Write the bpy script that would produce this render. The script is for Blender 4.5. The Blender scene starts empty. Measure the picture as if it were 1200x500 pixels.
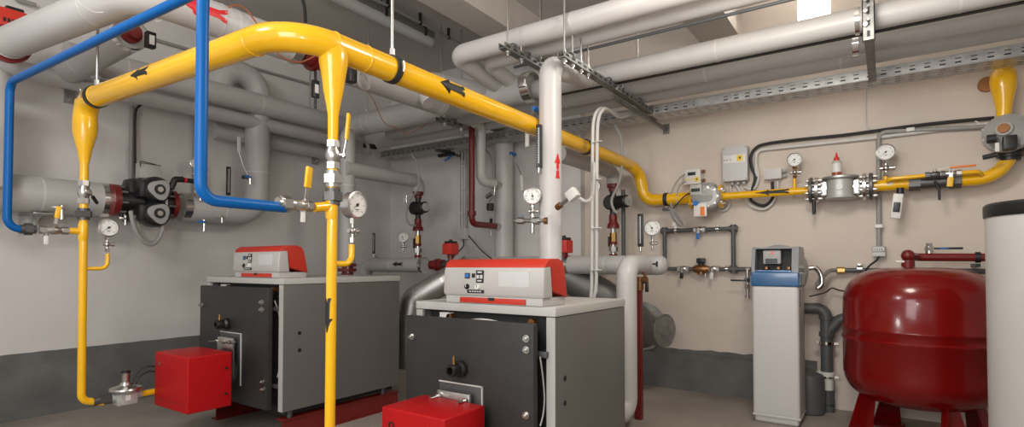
import bpy, bmesh, math, random
from mathutils import Vector as V, Matrix
random.seed(4)
COL = bpy.context.scene.collection
# ------------------------------------------------------------------ camera maths (1200x500 frame)
F, CZ, PX, PY = 643.0, 1.0, 600.0, 295.2
YAW, PIT = math.radians(34.4), math.atan(14.8/643)
FW = V((math.cos(YAW)*math.cos(PIT), math.sin(YAW)*math.cos(PIT), math.sin(PIT)))
RT = V((math.sin(YAW), -math.cos(YAW), 0))
UP = V((-math.cos(YAW)*math.sin(PIT), -math.sin(YAW)*math.sin(PIT), math.cos(PIT)))
def at(x, y, ax, v):
    """point of the real plane ax=v seen at photo pixel (x, y)"""
    d = FW + RT*((x-PX)/F) + UP*((PY-y)/F)
    i = 'xyz'.index(ax)
    t = (v-(0, 0, CZ)[i])/d[i]
    return V((0, 0, CZ)) + d*t
W = 4.65        # left wall plane y = W
XR = 4.43       # right wall plane x = XR
# ------------------------------------------------------------------ materials
MATS = {}
def mat(name, col, rough=.5, metal=0, noise=0, nscale=6, bump=0, bscale=60, coat=0, emit=None, estr=0, spec=.5, trans=0):
    m = bpy.data.materials.new(name); m.use_nodes = True
    nt = m.node_tree; b = nt.nodes['Principled BSDF']
    b.inputs['Base Color'].default_value = (*col, 1)
    b.inputs['Roughness'].default_value = rough; b.inputs['Metallic'].default_value = metal
    b.inputs['Coat Weight'].default_value = coat; b.inputs['Coat Roughness'].default_value = .08
    b.inputs['Specular IOR Level'].default_value = spec
    if trans: b.inputs['Transmission Weight'].default_value = trans
    if emit:
        b.inputs['Emission Color'].default_value = (*emit, 1); b.inputs['Emission Strength'].default_value = estr
    tc = nt.nodes.new('ShaderNodeTexCoord')
    if noise:
        n = nt.nodes.new('ShaderNodeTexNoise'); n.inputs['Scale'].default_value = nscale; n.inputs['Detail'].default_value = 6
        nt.links.new(tc.outputs['Object'], n.inputs['Vector'])
        r = nt.nodes.new('ShaderNodeValToRGB')
        r.color_ramp.elements[0].position = .3; r.color_ramp.elements[1].position = .7
        r.color_ramp.elements[0].color = (*[c*(1-noise) for c in col], 1)
        r.color_ramp.elements[1].color = (*[min(1, c*(1+noise)) for c in col], 1)
        nt.links.new(n.outputs['Fac'], r.inputs['Fac']); nt.links.new(r.outputs['Color'], b.inputs['Base Color'])
    if bump:
        n2 = nt.nodes.new('ShaderNodeTexNoise'); n2.inputs['Scale'].default_value = bscale; n2.inputs['Detail'].default_value = 4
        nt.links.new(tc.outputs['Object'], n2.inputs['Vector'])
        bp = nt.nodes.new('ShaderNodeBump'); bp.inputs['Strength'].default_value = bump; bp.inputs['Distance'].default_value = .01
        nt.links.new(n2.outputs['Fac'], bp.inputs['Height']); nt.links.new(bp.outputs['Normal'], b.inputs['Normal'])
    MATS[name] = m
    return m
mat('wall_grey', (.66, .64, .62), .85, noise=.05, nscale=2.2, bump=.12, bscale=35)
mat('wall_beige', (.64, .565, .495), .85, noise=.05, nscale=2.0, bump=.15, bscale=30)
mat('dado', (.125, .125, .12), .7, noise=.22, nscale=5, bump=.15, bscale=25)
mat('ceiling', (.52, .495, .47), .9, noise=.06, nscale=2, bump=.15, bscale=20)
mat('beam', (.55, .51, .465), .9, noise=.06, nscale=2, bump=.15, bscale=20)
mat('jacket', (.46, .45, .44), .42, noise=.03, nscale=8, bump=.03, bscale=18)
mat('jacket_mid', (.50, .49, .48), .42, noise=.03, nscale=8, bump=.03, bscale=18)
mat('galv_dull', (.22, .22, .215), .5, .8, noise=.25, nscale=22)
mat('jacket_light', (.56, .548, .536), .38, noise=.03, nscale=8, bump=.03, bscale=18)
mat('yellow', (.84, .46, .006), .22, coat=.4, noise=.03, nscale=10, bump=.02, bscale=40)
mat('blue', (.001, .095, .33), .35, spec=.22)
mat('red', (.40, .004, .006), .45, spec=.25)
mat('red_hood', (.50, .030, .014), .42)
mat('tank_red', (.16, .002, .002), .2, coat=.25, spec=.3, bump=.03, bscale=60)
mat('red_oxide', (.16, .012, .01), .4, noise=.1)
mat('casing', (.125, .12, .113), .38, noise=.02, nscale=3)  # shade of the boiler sides is put into this darker grey
mat('casing_lit', (.42, .41, .395), .4)  # same casing, lightened to carry the light on the front edges
mat('panel_grey', (.46, .45, .43), .42)
mat('panel_pale', (.55, .55, .55), .45)
mat('door_grey', (.022, .0215, .022), .5, noise=.12, nscale=14, bump=.04)
mat('inner_dark', (.018, .018, .019), .6)
mat('black', (.012, .012, .013), .4)
mat('rubber', (.02, .02, .021), .55)
mat('arrow_black', (.008, .008, .008), .5)
mat('arrow_red', (.65, .015, .02), .45)
mat('white', (.72, .71, .68), .4)
mat('dial', (.78, .78, .75), .5)
mat('cable_white', (.62, .61, .58), .5)
mat('cable_grey', (.34, .335, .32), .5)
mat('pvc_grey', (.085, .09, .092), .45)
mat('pvc_light', (.30, .295, .28), .5)
mat('steel', (.55, .54, .52), .28, 1, noise=.08, nscale=20)
mat('galv', (.46, .46, .45), .42, .85, noise=.22, nscale=18, bump=.03)
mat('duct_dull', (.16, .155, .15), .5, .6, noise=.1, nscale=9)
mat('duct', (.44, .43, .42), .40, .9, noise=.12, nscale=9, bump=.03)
mat('dark_steel', (.12, .12, .12), .45, .7)
mat('chrome', (.75, .74, .72), .15, 1)
mat('brass', (.45, .27, .09), .3, 1)
mat('bronze', (.30, .14, .06), .4, .8)
mat('copper_wire', (.33, .10, .035), .5)
mat('softener', (.54, .53, .52), .38)
mat('softener_blue', (.035, .12, .27), .25, coat=.4)
mat('softener_grey', (.20, .215, .23), .3)
mat('screen', (.02, .03, .03), .2)
mat('led', (.5, .02, .01), .4, emit=(1, .08, .03), estr=.6)
mat('vessel', (.50, .49, .47), .45, noise=.02)
mat('floor', (.30, .265, .23), .55, noise=.25, nscale=1.6, bump=.08, bscale=25)
mat('oil', (.35, .09, .02), .25, trans=.2)
mat('bottle', (.62, .58, .50), .35, trans=.25)
mat('tape_yellow', (.85, .60, .03), .5)
mat('tag_blue', (.02, .16, .5), .5)
mat('tag_orange', (.8, .2, .02), .5)
mat('meter_grey', (.46, .46, .45), .45, .3)
mat('cap_grey', (.35, .35, .34), .45)
mat('actuator_red', (.60, .035, .02), .45)
mat('sky_pane', (.9, .9, .9), .3, emit=(1, .98, .94), estr=3.0)
mat('grip_yellow', (.80, .45, .01), .35)
mat('grip_white', (.70, .69, .66), .4)
# ------------------------------------------------------------------ mesh builder
def frame(o, z, x=None):
    """matrix whose local +Z is z, local +X close to x, origin o"""
    z = V(z).normalized()
    if x is None: x = V((0, 0, 1)) if abs(z.z) < .9 else V((1, 0, 0))
    x = V(x); x = (x - z*x.dot(z)).normalized(); y = z.cross(x)
    M = Matrix(((x.x, y.x, z.x, o[0]), (x.y, y.y, z.y, o[1]), (x.z, y.z, z.z, o[2]), (0, 0, 0, 1)))
    return M
class MB:
    def __init__(s, T=None): s.v = []; s.f = []; s.T = T
    def add(s, vs, fs):
        o = len(s.v)
        for p in vs:
            p = V(p); s.v.append(s.T @ p if s.T else p)
        s.f += [tuple(i+o for i in f) for f in fs]; return s
    def box(s, a, b, bev=0, seg=2):
        a = V(a); b = V(b)
        lo = V([min(a[i], b[i]) for i in range(3)]); hi = V([max(a[i], b[i]) for i in range(3)])
        if not bev:
            vs = [(x, y, z) for x in (lo.x, hi.x) for y in (lo.y, hi.y) for z in (lo.z, hi.z)]
            return s.add(vs, [(0, 1, 3, 2), (4, 6, 7, 5), (0, 4, 5, 1), (2, 3, 7, 6), (0, 2, 6, 4), (1, 5, 7, 3)])
        bm = bmesh.new(); bmesh.ops.create_cube(bm, size=1)
        for v in bm.verts: v.co = V([lo[i]+(v.co[i]+.5)*(hi[i]-lo[i]) for i in range(3)])
        bmesh.ops.bevel(bm, geom=bm.edges[:]+bm.verts[:], offset=bev, segments=seg, affect='EDGES', profile=.6)
        return s._bm(bm)
    def _bm(s, bm):
        bm.verts.index_update()
        s.add([v.co.copy() for v in bm.verts], [tuple(v.index for v in f.verts) for f in bm.faces]); bm.free(); return s
    def lathe(s, prof, o, ax, seg=24, close=False, x=None):
        """prof: (r, h) pairs along axis"""
        M = frame(o, ax, x); vs = []; fs = []; n = len(prof)
        for r, h in prof:
            for k in range(seg):
                t = 2*math.pi*k/seg; vs.append(M @ V((r*math.cos(t), r*math.sin(t), h)))
        for i in range(n if close else n-1):
            j = (i+1) % n
            for k in range(seg):
                l = (k+1) % seg; fs.append((i*seg+k, i*seg+l, j*seg+l, j*seg+k))
        if not close:
            fs.append(tuple(range(seg))[::-1]); fs.append(tuple((n-1)*seg+k for k in range(seg)))
        return s.add(vs, fs)
    def cyl(s, p, q, r, r2=None, seg=20, bev=0, x=None):
        p = V(p); q = V(q); L = (q-p).length; r2 = r if r2 is None else r2
        pr = [(r, 0), (r2, L)]
        if bev: pr = [(r-bev, 0), (r, bev), (r2, L-bev), (r2-bev, L)]
        return s.lathe(pr, p, q-p, seg, x=x)
    def hexn(s, p, q, r): return s.cyl(p, q, r, seg=6)
    def ball(s, c, r, seg=16):
        n = 8; return s.lathe([(max(r*math.sin(math.pi*i/n), r*.02), -r*math.cos(math.pi*i/n)) for i in range(n+1)], c, (0, 0, 1), seg)
    def tube(s, pts, r, fil=0, seg=14, n=7, rads=None):
        pts = [V(p) for p in pts]; out = [pts[0]]
        for i in range(1, len(pts)-1):
            a, b, c = pts[i-1], pts[i], pts[i+1]
            d1 = (a-b); d2 = (c-b)
            if (not isinstance(fil, (list, tuple)) and fil <= 0) or d1.normalized().dot(d2.normalized()) < -.999: out.append(b); continue
            fl_ = fil[i-1] if isinstance(fil, (list, tuple)) else fil
            ang = d1.angle(d2); k = min(fl_/math.tan(ang/2), d1.length*.48 if i > 1 else d1.length*.95, d2.length*.48 if i < len(pts)-2 else d2.length*.95)
            R = k*math.tan(ang/2)
            u = d1.normalized(); w = d2.normalized(); bis = (u+w).normalized(); cc = b + bis*(R/math.sin(ang/2))
            e1 = b+u*k-cc; e2 = b+w*k-cc; th = e1.angle(e2)
            for j in range(n+1):
                t = j/n; out.append(cc + (e1*math.sin((1-t)*th)+e2*math.sin(t*th))/math.sin(th))
        out.append(pts[-1])
        if rads: out = pts
        tg = []
        for i in range(len(out)):
            a = out[max(i-1, 0)]; b = out[min(i+1, len(out)-1)]; tg.append((b-a).normalized())
        N = tg[0].orthogonal().normalized(); vs = []; fs = []
        for i, p in enumerate(out):
            N = (N - tg[i]*N.dot(tg[i])).normalized(); B = tg[i].cross(N)
            rr = rads[i] if rads else r
            for k in range(seg):
                t = 2*math.pi*k/seg; vs.append(p + N*(rr*math.cos(t)) + B*(rr*math.sin(t)))
        for i in range(len(out)-1):
            for k in range(seg):
                l = (k+1) % seg; fs.append((i*seg+k, i*seg+l, (i+1)*seg+l, (i+1)*seg+k))
        fs.append(tuple(range(seg))[::-1]); fs.append(tuple((len(out)-1)*seg+k for k in range(seg)))
        return s.add(vs, fs)
    def curve(s, pts, r, seg=8, sub=6):
        """smooth catmull-rom tube"""
        P = [V(p) for p in pts]; P = [P[0]*2-P[1]]+P+[P[-1]*2-P[-2]]; out = []
        for i in range(1, len(P)-2):
            for j in range(sub):
                t = j/sub; a, b, c, d = P[i-1:i+3]
                out.append(.5*((2*b)+(c-a)*t+(2*a-5*b+4*c-d)*t*t+(3*b-a-3*c+d)*t**3))
        out.append(P[-2]); return s.tube(out, r, 0, seg)
    def prism(s, poly, h, bev=0):
        """poly: local (x, y) outline, extruded along local z from 0 to h"""
        n = len(poly)
        if bev:
            bm = bmesh.new(); lo = [bm.verts.new((x, y, 0)) for x, y in poly]; hi = [bm.verts.new((x, y, h)) for x, y in poly]
            bm.faces.new(lo[::-1]); bm.faces.new(hi)
            for i in range(n): bm.faces.new((lo[i], lo[(i+1) % n], hi[(i+1) % n], hi[i]))
            es = [e for e in bm.edges if abs(e.verts[0].co.z-e.verts[1].co.z) < 1e-6]
            bmesh.ops.bevel(bm, geom=es, offset=bev, segments=3, affect='EDGES', profile=.5)
            return s._bm(bm)
        return s.add([(x, y, 0) for x, y in poly]+[(x, y, h) for x, y in poly],
                     [tuple(range(n))[::-1], tuple(range(n, 2*n))]+[(i, (i+1) % n, n+(i+1) % n, n+i) for i in range(n)])
    def ring(s, c, ax, R, w, t, seg=28):
        """flat band of radius R, width w along the axis, thickness t"""
        return s.lathe([(R, -w/2), (R+t, -w/2), (R+t, w/2), (R, w/2)], c, ax, seg, close=True)
    def build(s, name, m, parent=None, ang=38):
        me = bpy.data.meshes.new(name)
        off = V((0, 0, 0))
        if parent is not None: off = V(parent['_w'])
        me.from_pydata([p-off for p in s.v], [], s.f); me.validate(); 
        bm = bmesh.new(); bm.from_mesh(me); bmesh.ops.recalc_face_normals(bm, faces=bm.faces); bm.to_mesh(me); bm.free()
        me.materials.append(MATS[m] if isinstance(m, str) else m)
        for p in me.polygons: p.use_smooth = True
        me.set_sharp_from_angle(angle=math.radians(ang))
        o = bpy.data.objects.new(name, me); COL.objects.link(o)
        o['_w'] = tuple(off)
        if parent is not None: o.parent = parent
        return o
def thing(name, label, cat, loc, group=None):
    o = bpy.data.objects.new(name, None); COL.objects.link(o); o.location = loc; o.empty_display_size = .05
    o['_w'] = tuple(loc); o['label'] = label; o['category'] = cat
    if group: o['group'] = group
    return o
def single(mb, name, m, label, cat, group=None):
    """a thing that is one mesh; its origin goes to the middle of its underside"""
    xs = [p.x for p in mb.v]; ys = [p.y for p in mb.v]; zs = [p.z for p in mb.v]
    c = V(((min(xs)+max(xs))/2, (min(ys)+max(ys))/2, min(zs)))
    mb.v = [p-c for p in mb.v]; o = mb.build(name, m); o.location = c; o['_w'] = tuple(c)
    o['label'] = label; o['category'] = cat
    if group: o['group'] = group
    return o
def struct(mb, name, m, parent=None):
    o = mb.build(name, m, parent)
    if parent is None: o['kind'] = 'structure'
    return o
WHOLE = ('mark', 'printing', 'lettering', 'slot', 'arrow', 'rim_bolt', 'wire', 'sticker')
def pieces(mb):
    """the builder's loose shells, shells that touch each other kept together"""
    n = len(mb.v); par = list(range(n))
    def find(i):
        while par[i] != i: par[i] = par[par[i]]; i = par[i]
        return i
    for f in mb.f:
        a = find(f[0])
        for i in f[1:]: par[find(i)] = a
    box = {}
    for i, p in enumerate(mb.v):
        r = find(i); b = box.setdefault(r, [list(p), list(p)])
        for k in range(3): b[0][k] = min(b[0][k], p[k]); b[1][k] = max(b[1][k], p[k])
    rs = list(box)
    if len(rs) < 2 or len(rs) > 60: return [mb]
    grp = {r: r for r in rs}
    def g(r):
        while grp[r] != r: r = grp[r]
        return r
    for i, r in enumerate(rs):
        for q in rs[i+1:]:
            if all(box[r][0][k]-.002 <= box[q][1][k] and box[q][0][k]-.002 <= box[r][1][k] for k in range(3)): grp[g(q)] = g(r)
    out = {}
    for f in mb.f: out.setdefault(g(find(f[0])), []).append(f)
    if len(out) < 2: return [mb]
    res = []
    for fs in out.values():
        m = MB(); ix = {}
        for f in fs:
            for i in f:
                if i not in ix: ix[i] = len(m.v); m.v.append(mb.v[i])
            m.f.append(tuple(ix[i] for i in f))
        res.append(m)
    return res
def sub(mb, name, m, parent, label=None):
    ps = [mb] if any(k in name for k in WHOLE) else pieces(mb)
    o = None
    for p in ps:
        q = p.build(name, m, parent); o = o or q
        if label: q['label'] = label
    return o
def pipe_arrow(mb, p, ax, face, r, prof, n=8):
    """a sticker wrapped on a pipe: prof = (distance from tip, inner, outer) half-widths as arc lengths"""
    ax = V(ax).normalized(); f = V(face); f = (f-ax*f.dot(ax)).normalized(); g = ax.cross(f); p = V(p)
    def pt(s, t): a = t/r; return p - ax*s + (f*math.cos(a)+g*math.sin(a))*r
    for (s0, i0, o0), (s1, i1, o1) in zip(prof[:-1], prof[1:]):
        if s0 == s1: continue
        for sg in (1, -1):
            for k in range(n):
                t0, t1 = k/n, (k+1)/n
                q = [pt(s0, sg*(i0+(o0-i0)*t0)), pt(s1, sg*(i1+(o1-i1)*t0)), pt(s1, sg*(i1+(o1-i1)*t1)), pt(s0, sg*(i0+(o0-i0)*t1))]
                mb.add(q, [(0, 1, 2, 3)])
def arrow_prof(L, w):
    return [(0, 0, .002), (.40*L, 0, w/2), (.401*L, 0, .22*w), (.86*L, 0, .26*w), (L, .10*w, .38*w)]
X, Y, Z = V((1, 0, 0)), V((0, 1, 0)), V((0, 0, 1))
# ================================================================== THE SETTING
FX0, FY0 = -2.0, -2.6
struct(MB().box((FX0, FY0, -.12), (XR+.25, W+.25, 0)), 'floor', 'floor')
CEIL = 3.05
struct(MB().box((FX0, FY0, CEIL), (XR+.25, W+.25, CEIL+.15)), 'ceiling', 'ceiling')
struct(MB().box((FX0, W, 0), (XR+.25, W+.2, CEIL)), 'wall_left', 'wall_grey')
YC = 2.24
wy0, wy1, wz0, wz1 = .31, .515, 2.76, 2.99
wr = MB()
wr.box((XR, FY0, 0), (XR+.2, wy0, CEIL)).box((XR, wy1, 0), (XR+.2, YC, CEIL))
wr.box((XR, wy0, 0), (XR+.2, wy1, wz0)).box((XR, wy0, wz1), (XR+.2, wy1, CEIL))
struct(wr, 'wall_right', 'wall_beige')
struct(MB().box((XR-.08, YC, 0), (XR+.2, W, CEIL)), 'wall_back', 'wall_grey')
struct(MB().box((FX0, FY0-.2, 0), (XR+.25, FY0, CEIL)), 'wall_front', 'wall_grey')
wn = struct(MB().box((XR+.12, wy0, wz0), (XR+.13, wy1, wz1)), 'window_1', 'sky_pane')
sub(MB().box((XR+.10, wy0, wz0), (XR+.14, wy0+.012, wz1)).box((XR+.10, wy1-.012, wz0), (XR+.14, wy1, wz1)).box((XR+.10, wy0, wz0), (XR+.14, wy1, wz0+.012)), 'window_frame', 'white', wn)
for i, (a, b) in enumerate(((2.36, 2.62), (.90, 1.18))):
    struct(MB().box((FX0, a, 2.72 if a < 2 else 2.80), (XR, b, CEIL)), 'trim_%d' % (i+1), 'beam')
# painted plinths: rough top edge
def plinth(name, p0, p1, nrm, z, t, ridge):
    d = (V(p1)-V(p0)); L = d.length; d.normalize(); n = V(nrm); m = MB(); k = int(L/.06)
    tops = []
    for i in range(k+1):
        q = V(p0)+d*(L*i/k); zz = z+random.uniform(-.006, .008)*(.25 if name.endswith('left') else 1)
        tops.append((q, zz))
    for (a, za), (b, zb) in zip(tops[:-1], tops[1:]):
        vs = [a, b, b+Z*zb, a+Z*za, a+n*.003, b+n*.003, b+n*.003+Z*zb, a+n*.003+Z*za]
        m.add(vs, [(4, 5, 6, 7), (3, 7, 6, 2), (0, 4, 7, 3), (1, 2, 6, 5)])
    if ridge:
        a = V(p0); b = V(p1)
        vs = [a+n*.003, b+n*.003, b+n*t, a+n*t, a+n*.003+Z*ridge, b+n*.003+Z*ridge, b+n*t+Z*(ridge-.012), a+n*t+Z*(ridge-.012)]
        m.add(vs, [(3, 2, 6, 7), (7, 6, 5, 4), (0, 3, 7, 4), (1, 5, 6, 2)])
    struct(m, name, 'dado')
plinth('baseboard_left', (FX0, W, 0), (XR-.08, W, 0), (0, -1, 0), .425, .02, .345)
plinth('baseboard_right', (XR, .42, 0), (XR, YC, 0), (-1, 0, 0), .325, .03, .293)
plinth('baseboard_back', (XR-.08, YC, 0), (XR-.08, W, 0), (-1, 0, 0), .325, .03, .293)

# ================================================================== BOILERS
def boiler(label, x0, x1, y0, y1, zb, zt, door, cpy, bolts, tube, cable, holes, whichtxt):
    dz0, dz1, dy0, dy1, dx = door
    t = thing('boiler', label, 'boiler', (x0+.4, (y0+y1)/2, 0))
    e = .035
    c = MB()
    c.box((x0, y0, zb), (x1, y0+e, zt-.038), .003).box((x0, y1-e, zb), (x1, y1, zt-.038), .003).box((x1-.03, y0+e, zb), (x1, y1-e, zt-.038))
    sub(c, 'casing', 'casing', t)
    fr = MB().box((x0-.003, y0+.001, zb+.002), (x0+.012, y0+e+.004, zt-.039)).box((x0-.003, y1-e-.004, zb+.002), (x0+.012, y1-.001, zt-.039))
    sub(fr, 'front_edge', 'casing_lit', t)
    lid = MB().box((x0-.004, y0-.003, zt-.036), (x1+.002, y1+.003, zt), .004)
    sub(lid, 'lid', 'panel_grey', t)
    inn = MB().box((x0+.055, y0+e, zb+.01), (x0+.30, y1-e, zt-.04))
    sub(inn, 'boiler_block', 'inner_dark', t)
    # small fittings seen above the door, in the recess
    fit = MB().box((x0+.02, y1-.18, zt-.075), (x0+.055, y1-.12, zt-.047), .004)
    sub(fit, 'clip', 'white', t)
    fl = MB(); 
    for f in (.24, .83): fl.cyl((x0+.02, y1-(y1-y0)*f, zt-.068), (x0+.06, y1-(y1-y0)*f, zt-.068), .016)
    sub(fl, 'knob', 'bronze', t)
    ins = MB().curve([(x0+.02, y1-(y1-y0)*(.36+.05*i), zt-.082+.013*math.sin(math.pi*i/6)) for i in range(7)], .006)
    sub(ins, 'insulation_edge', 'white', t)
    d = MB().box((dx, dy0, dz0), (dx+.034, dy1, dz1), .004)
    do = sub(d, 'door', 'door_grey', t)
    # welded flange rim behind the door
    sub(MB().box((dx+.034, dy0+.05, dz0+.04), (x0+.056, dy1-.05, dz1-.05)), 'door_seal', 'inner_dark', t)
    for px, py in bolts:
        q = at(px, py, 'x', dx)
        b = MB().cyl(q, q-X*.006, .0145, seg=20).hexn(q-X*.006, q-X*.016, .0105).cyl(q-X*.016, q-X*.024, .0055)
        sub(b, 'bolt', 'steel', do)
    q = at(*tube, 'x', dx)
    s = MB().lathe([(.034, 0), (.034, .02), (.026, .03), (.026, .07), (.024, .075), (.016, .075), (.016, .03)], q, -X, 24)
    so = sub(s, 'sight_tube', 'black', do)
    sub(MB().cyl(q-X*.05+Z*.02, q-X*.05+Z*.052, .006).cyl(q-X*.05+Z*.05, q-X*.05+Z*.06, .004), 'nipple', 'brass', so)
    # burner mounting plate on the door
    yb = (cpy[2]); pz = cpy[3]
    pl = MB().box((dx-.008, yb-.113, pz-.16), (dx, yb+.113, pz+.147), .002)
    sub(pl, 'burner_plate', 'dark_steel', do)
    sub(MB().box((dx-.0085, yb-.116, pz+.145), (dx-.001, yb+.116, pz+.149)).box((dx-.0085, yb-.1165, pz-.16), (dx-.001, yb-.1125, pz+.149)), 'plate_edge', 'cable_white', do)
    # hinges in the gap
    for zz in (dz1-.12, dz0+.13):
        h = MB().cyl((dx+.03, dy0+.015, zz), (x0+.06, dy0+.015, zz), .009).box((dx+.045, dy0-.03, zz-.012), (dx+.06, dy0+.03, zz+.012), .002)
        sub(h, 'hinge', 'dark_steel', t)
    cb = MB().curve([at(px, py, 'y', dy0-.012) for px, py in cable], .0032)
    sub(cb, 'cable_loop', 'cable_grey', t)
    hm = MB()
    for px, py in holes:
        q = at(px, py, 'y', y0); hm.cyl(q+Y*.004, q-Y*.0015, .011)
    sub(hm, 'hole_plug', 'black', t)
    # plinth: two red channels and feet
    for yy in (y0+.02, y1-.10):
        p = MB().box((x0+.02, yy, 0), (x1+.02, yy+.07, .008)).box((x0+.02, yy, .107), (x1+.02, yy+.07, .115)).box((x0+.02, yy+.012, .006), (x1+.02, yy+.02, .109))
        sub(p, 'plinth_channel', 'red_oxide', t)
        ft = MB()
        for xx in (x0+.08, x1-.1): ft.cyl((xx, yy+.035, .112), (xx, yy+.035, zb+.012), .018)
        sub(ft, 'foot', 'dark_steel', t)
    sub(MB().box((x0+.05, y0+.05, zb-.035), (x1-.02, y1-.05, zb+.01)), 'base_tray', 'inner_dark', t)
    return t
def control_panel(boil, xf, y0, y1, zb, zt):
    """instrument panel standing on the lid; belongs to its boiler"""
    w = y1-y0
    base = MB().box((xf+.012, y0+.01, zb+.001), (xf+.19, y1-.006, zb+.034), .003)
    b = sub(base, 'control_panel', 'panel_grey', boil)
    sub(MB().box((xf+.008, y1-.17*w, zb+.004), (xf+.016, y1-.83*w, zb+.027), .002), 'base_strip', 'red_hood', b, 'red strip under the panel front')
    sub(MB().box((xf+.006, y1-.47*w, zb+.016), (xf+.010, y1-.53*w, zb+.028)), 'strip_latch', 'black', b)
    T = frame((0, y0, 0), Y, X)       # local x = X, local y = -Z? handled by sign below
    def ext(poly, ya, yb, bev):       # poly of (x, z) extruded along +Y
        m = MB(Matrix(((1, 0, 0, 0), (0, 0, 1, ya), (0, 1, 0, 0), (0, 0, 0, 1))))
        m.prism(poly, yb-ya, bev); return m
    front = ext([(xf+.008, zb+.034), (xf, zb+.046), (xf+.006, zt-.046), (xf+.014, zt-.034), (xf+.06, zt-.020), (xf+.075, zb+.034)], y0, y1, .007)
    h = sub(front, 'front_housing', 'panel_grey', b)
    hood = ext([(xf+.012, zt-.037), (xf+.022, zt-.016), (xf+.045, zt-.002), (xf+.12, zt), (xf+.152, zt-.010), (xf+.168, zt-.035), (xf+.195, zb+.03), (xf+.076, zb+.06), (xf+.062, zt-.030)], y0-.001, y1+.001, .004)
    sub(hood, 'hood', 'red_hood', b, 'red hood over the panel')
    H = zt-.046-(zb+.046)
    def fy(f): return y1-f*w
    def fz(g): return zb+.046+H*g
    def fx(g): return xf+.006*g
    def plate(name, m, f0, f1, g0, g1, t=.004, par=h):
        return sub(MB().box((fx((g0+g1)/2)-t, fy(f0), fz(g0)), (fx((g0+g1)/2)+.006, fy(f1), fz(g1)), .0012), name, m, par)
    plate('blank_plate', 'panel_pale', .58, .87, .10, .92, .0012)
    plate('power_switch', 'black', .235, .285, .62, .86)
    plate('switch_rocker', 'tag_blue', .243, .277, .66, .82, .0055)
    plate('limiter_button', 'black', .31, .34, .66, .84)
    plate('hour_counter', 'black', .355, .43, .44, .98)
    plate('counter_window', 'panel_pale', .37, .415, .86, .93, .0055)
    plate('counter_window', 'panel_pale', .37, .415, .50, .56, .0055)
    plate('switch_bank', 'panel_pale', .362, .388, .62, .78, .0055)
    plate('switch_bank', 'panel_pale', .397, .423, .62, .78, .0055)
    for f, m, r in ((.262, 'black', .012), (.375, 'white', .014)):
        k = MB().cyl((fx(.28)+.004, fy(f), fz(.27)), (fx(.28)-.011, fy(f), fz(.27)), r, r*.85, bev=.002)
        ko = sub(k, 'thermostat_knob', m, h)
        sub(MB().box((fx(.28)-.0125, fy(f)-.0012, fz(.27)-.002), (fx(.28)-.0105, fy(f)+.0012, fz(.27)+r*.8)), 'pointer', 'white' if m == 'black' else 'black', ko)
    np_ = plate('maker_plate', 'black', .265, .44, .0, .14, .003)
    lt = MB()
    for i in range(5): lt.box((fx(.07)-.0036, fy(.29+i*.026), fz(.045)), (fx(.07)-.0025, fy(.29+i*.026+.017), fz(.095)))
    sub(lt, 'plate_marks', 'panel_pale', np_)
    return b
b1 = boiler('left grey boiler nearer the twin-pump wall with dark door, red plinth and red burner', 1.84, 2.735, 2.83, 3.672, .165, .923,
            (.178, .867, 2.90, 3.655, 1.785), (2.855, 3.335, 3.275, .445), [(308, 353.8), (308, 362.4), (308.4, 447), (309, 455.6), (237.3, 356.6)], (267, 379),
            [(322, 352), (327, 368), (331, 395), (330, 420), (325, 442)], [(351, 390), (351, 410)], 'left')
control_panel(b1, 1.82, 2.855, 3.335, .923, 1.113)
b2 = boiler('right foreground boiler with large dark door below a wide control panel, nearest the camera', 1.84, 2.512, 1.057, 1.79, .150, .835,
            (.12, .773, 1.115, 1.79, 1.772), (1.11, 1.612, 1.47, .36), [(617.5, 396.5), (617.5, 409.5), (483.5, 394), (617, 486)], (541, 431.5),
            [(633, 418), (636, 440), (638, 465), (636.5, 485), (633, 499)], [(662, 443), (662, 472)], 'right')
control_panel(b2, 1.82, 1.10, 1.612, .835, 1.025)
def burner(label, x0, x1, y0, y1, z0, z1, dx, hole, fl):
    t = thing('burner', label, 'burner', ((x0+x1)/2, (y0+y1)/2, z0))
    h = MB().box((x0, y0, z0), (x1, y1, z1), .008, 3)
    ho = sub(h, 'hood', 'red', t)
    sub(MB().box((x0-.0012, y0+.008, z0+.045), (x0+.002, y1-.008, z0+.0475)), 'seam', 'red_oxide', ho)
    q = V((x0, y1-.055*1.0, z1-.065))
    sub(MB().lathe([(.015, -.001), (.015, .003), (.009, .003), (.009, -.001)], q, -X, 20), 'fixing_hole', hole, ho)
    s = MB()
    for zz in (z1-.085, z0+.075): s.cyl((x1-.035, y0, zz), (x1-.035, y0-.006, zz), .007)
    sub(s, 'side_screw', 'black', ho)
    yc = (y0+y1)/2+.01; zc = (z0+z1)/2
    b = MB().cyl((x1-.02, yc, zc), (dx+.002, yc, zc), .085)
    sub(b, 'blast_tube', 'dark_steel', t)
    f = MB().box((dx-.035, yc-.09, z1-.175), (dx-.020, yc+.09, z1+fl), .012)
    fo = sub(f, 'flange', 'steel', t)
    st = MB()
    for sy in (-1, 1): st.cyl((dx-.09, yc+sy*.072, z1+fl-.025), (dx-.008, yc+sy*.072, z1+fl-.025), .006).hexn((dx-.05, yc+sy*.072, z1+fl-.025), (dx-.04, yc+sy*.072, z1+fl-.025), .012)
    sub(st, 'stud', 'chrome', fo)
    return t
burner('red burner box on the left boiler door beside a gas pressure regulator', 1.44, 1.68, 3.07, 3.452, .205, .507, 1.777, 'chrome', .062)
burner('bright red burner box on the right boiler door, cut by the bottom edge', 1.485, 1.725, 1.308, 1.632, .155, .45, 1.764, 'black', .030)

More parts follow.
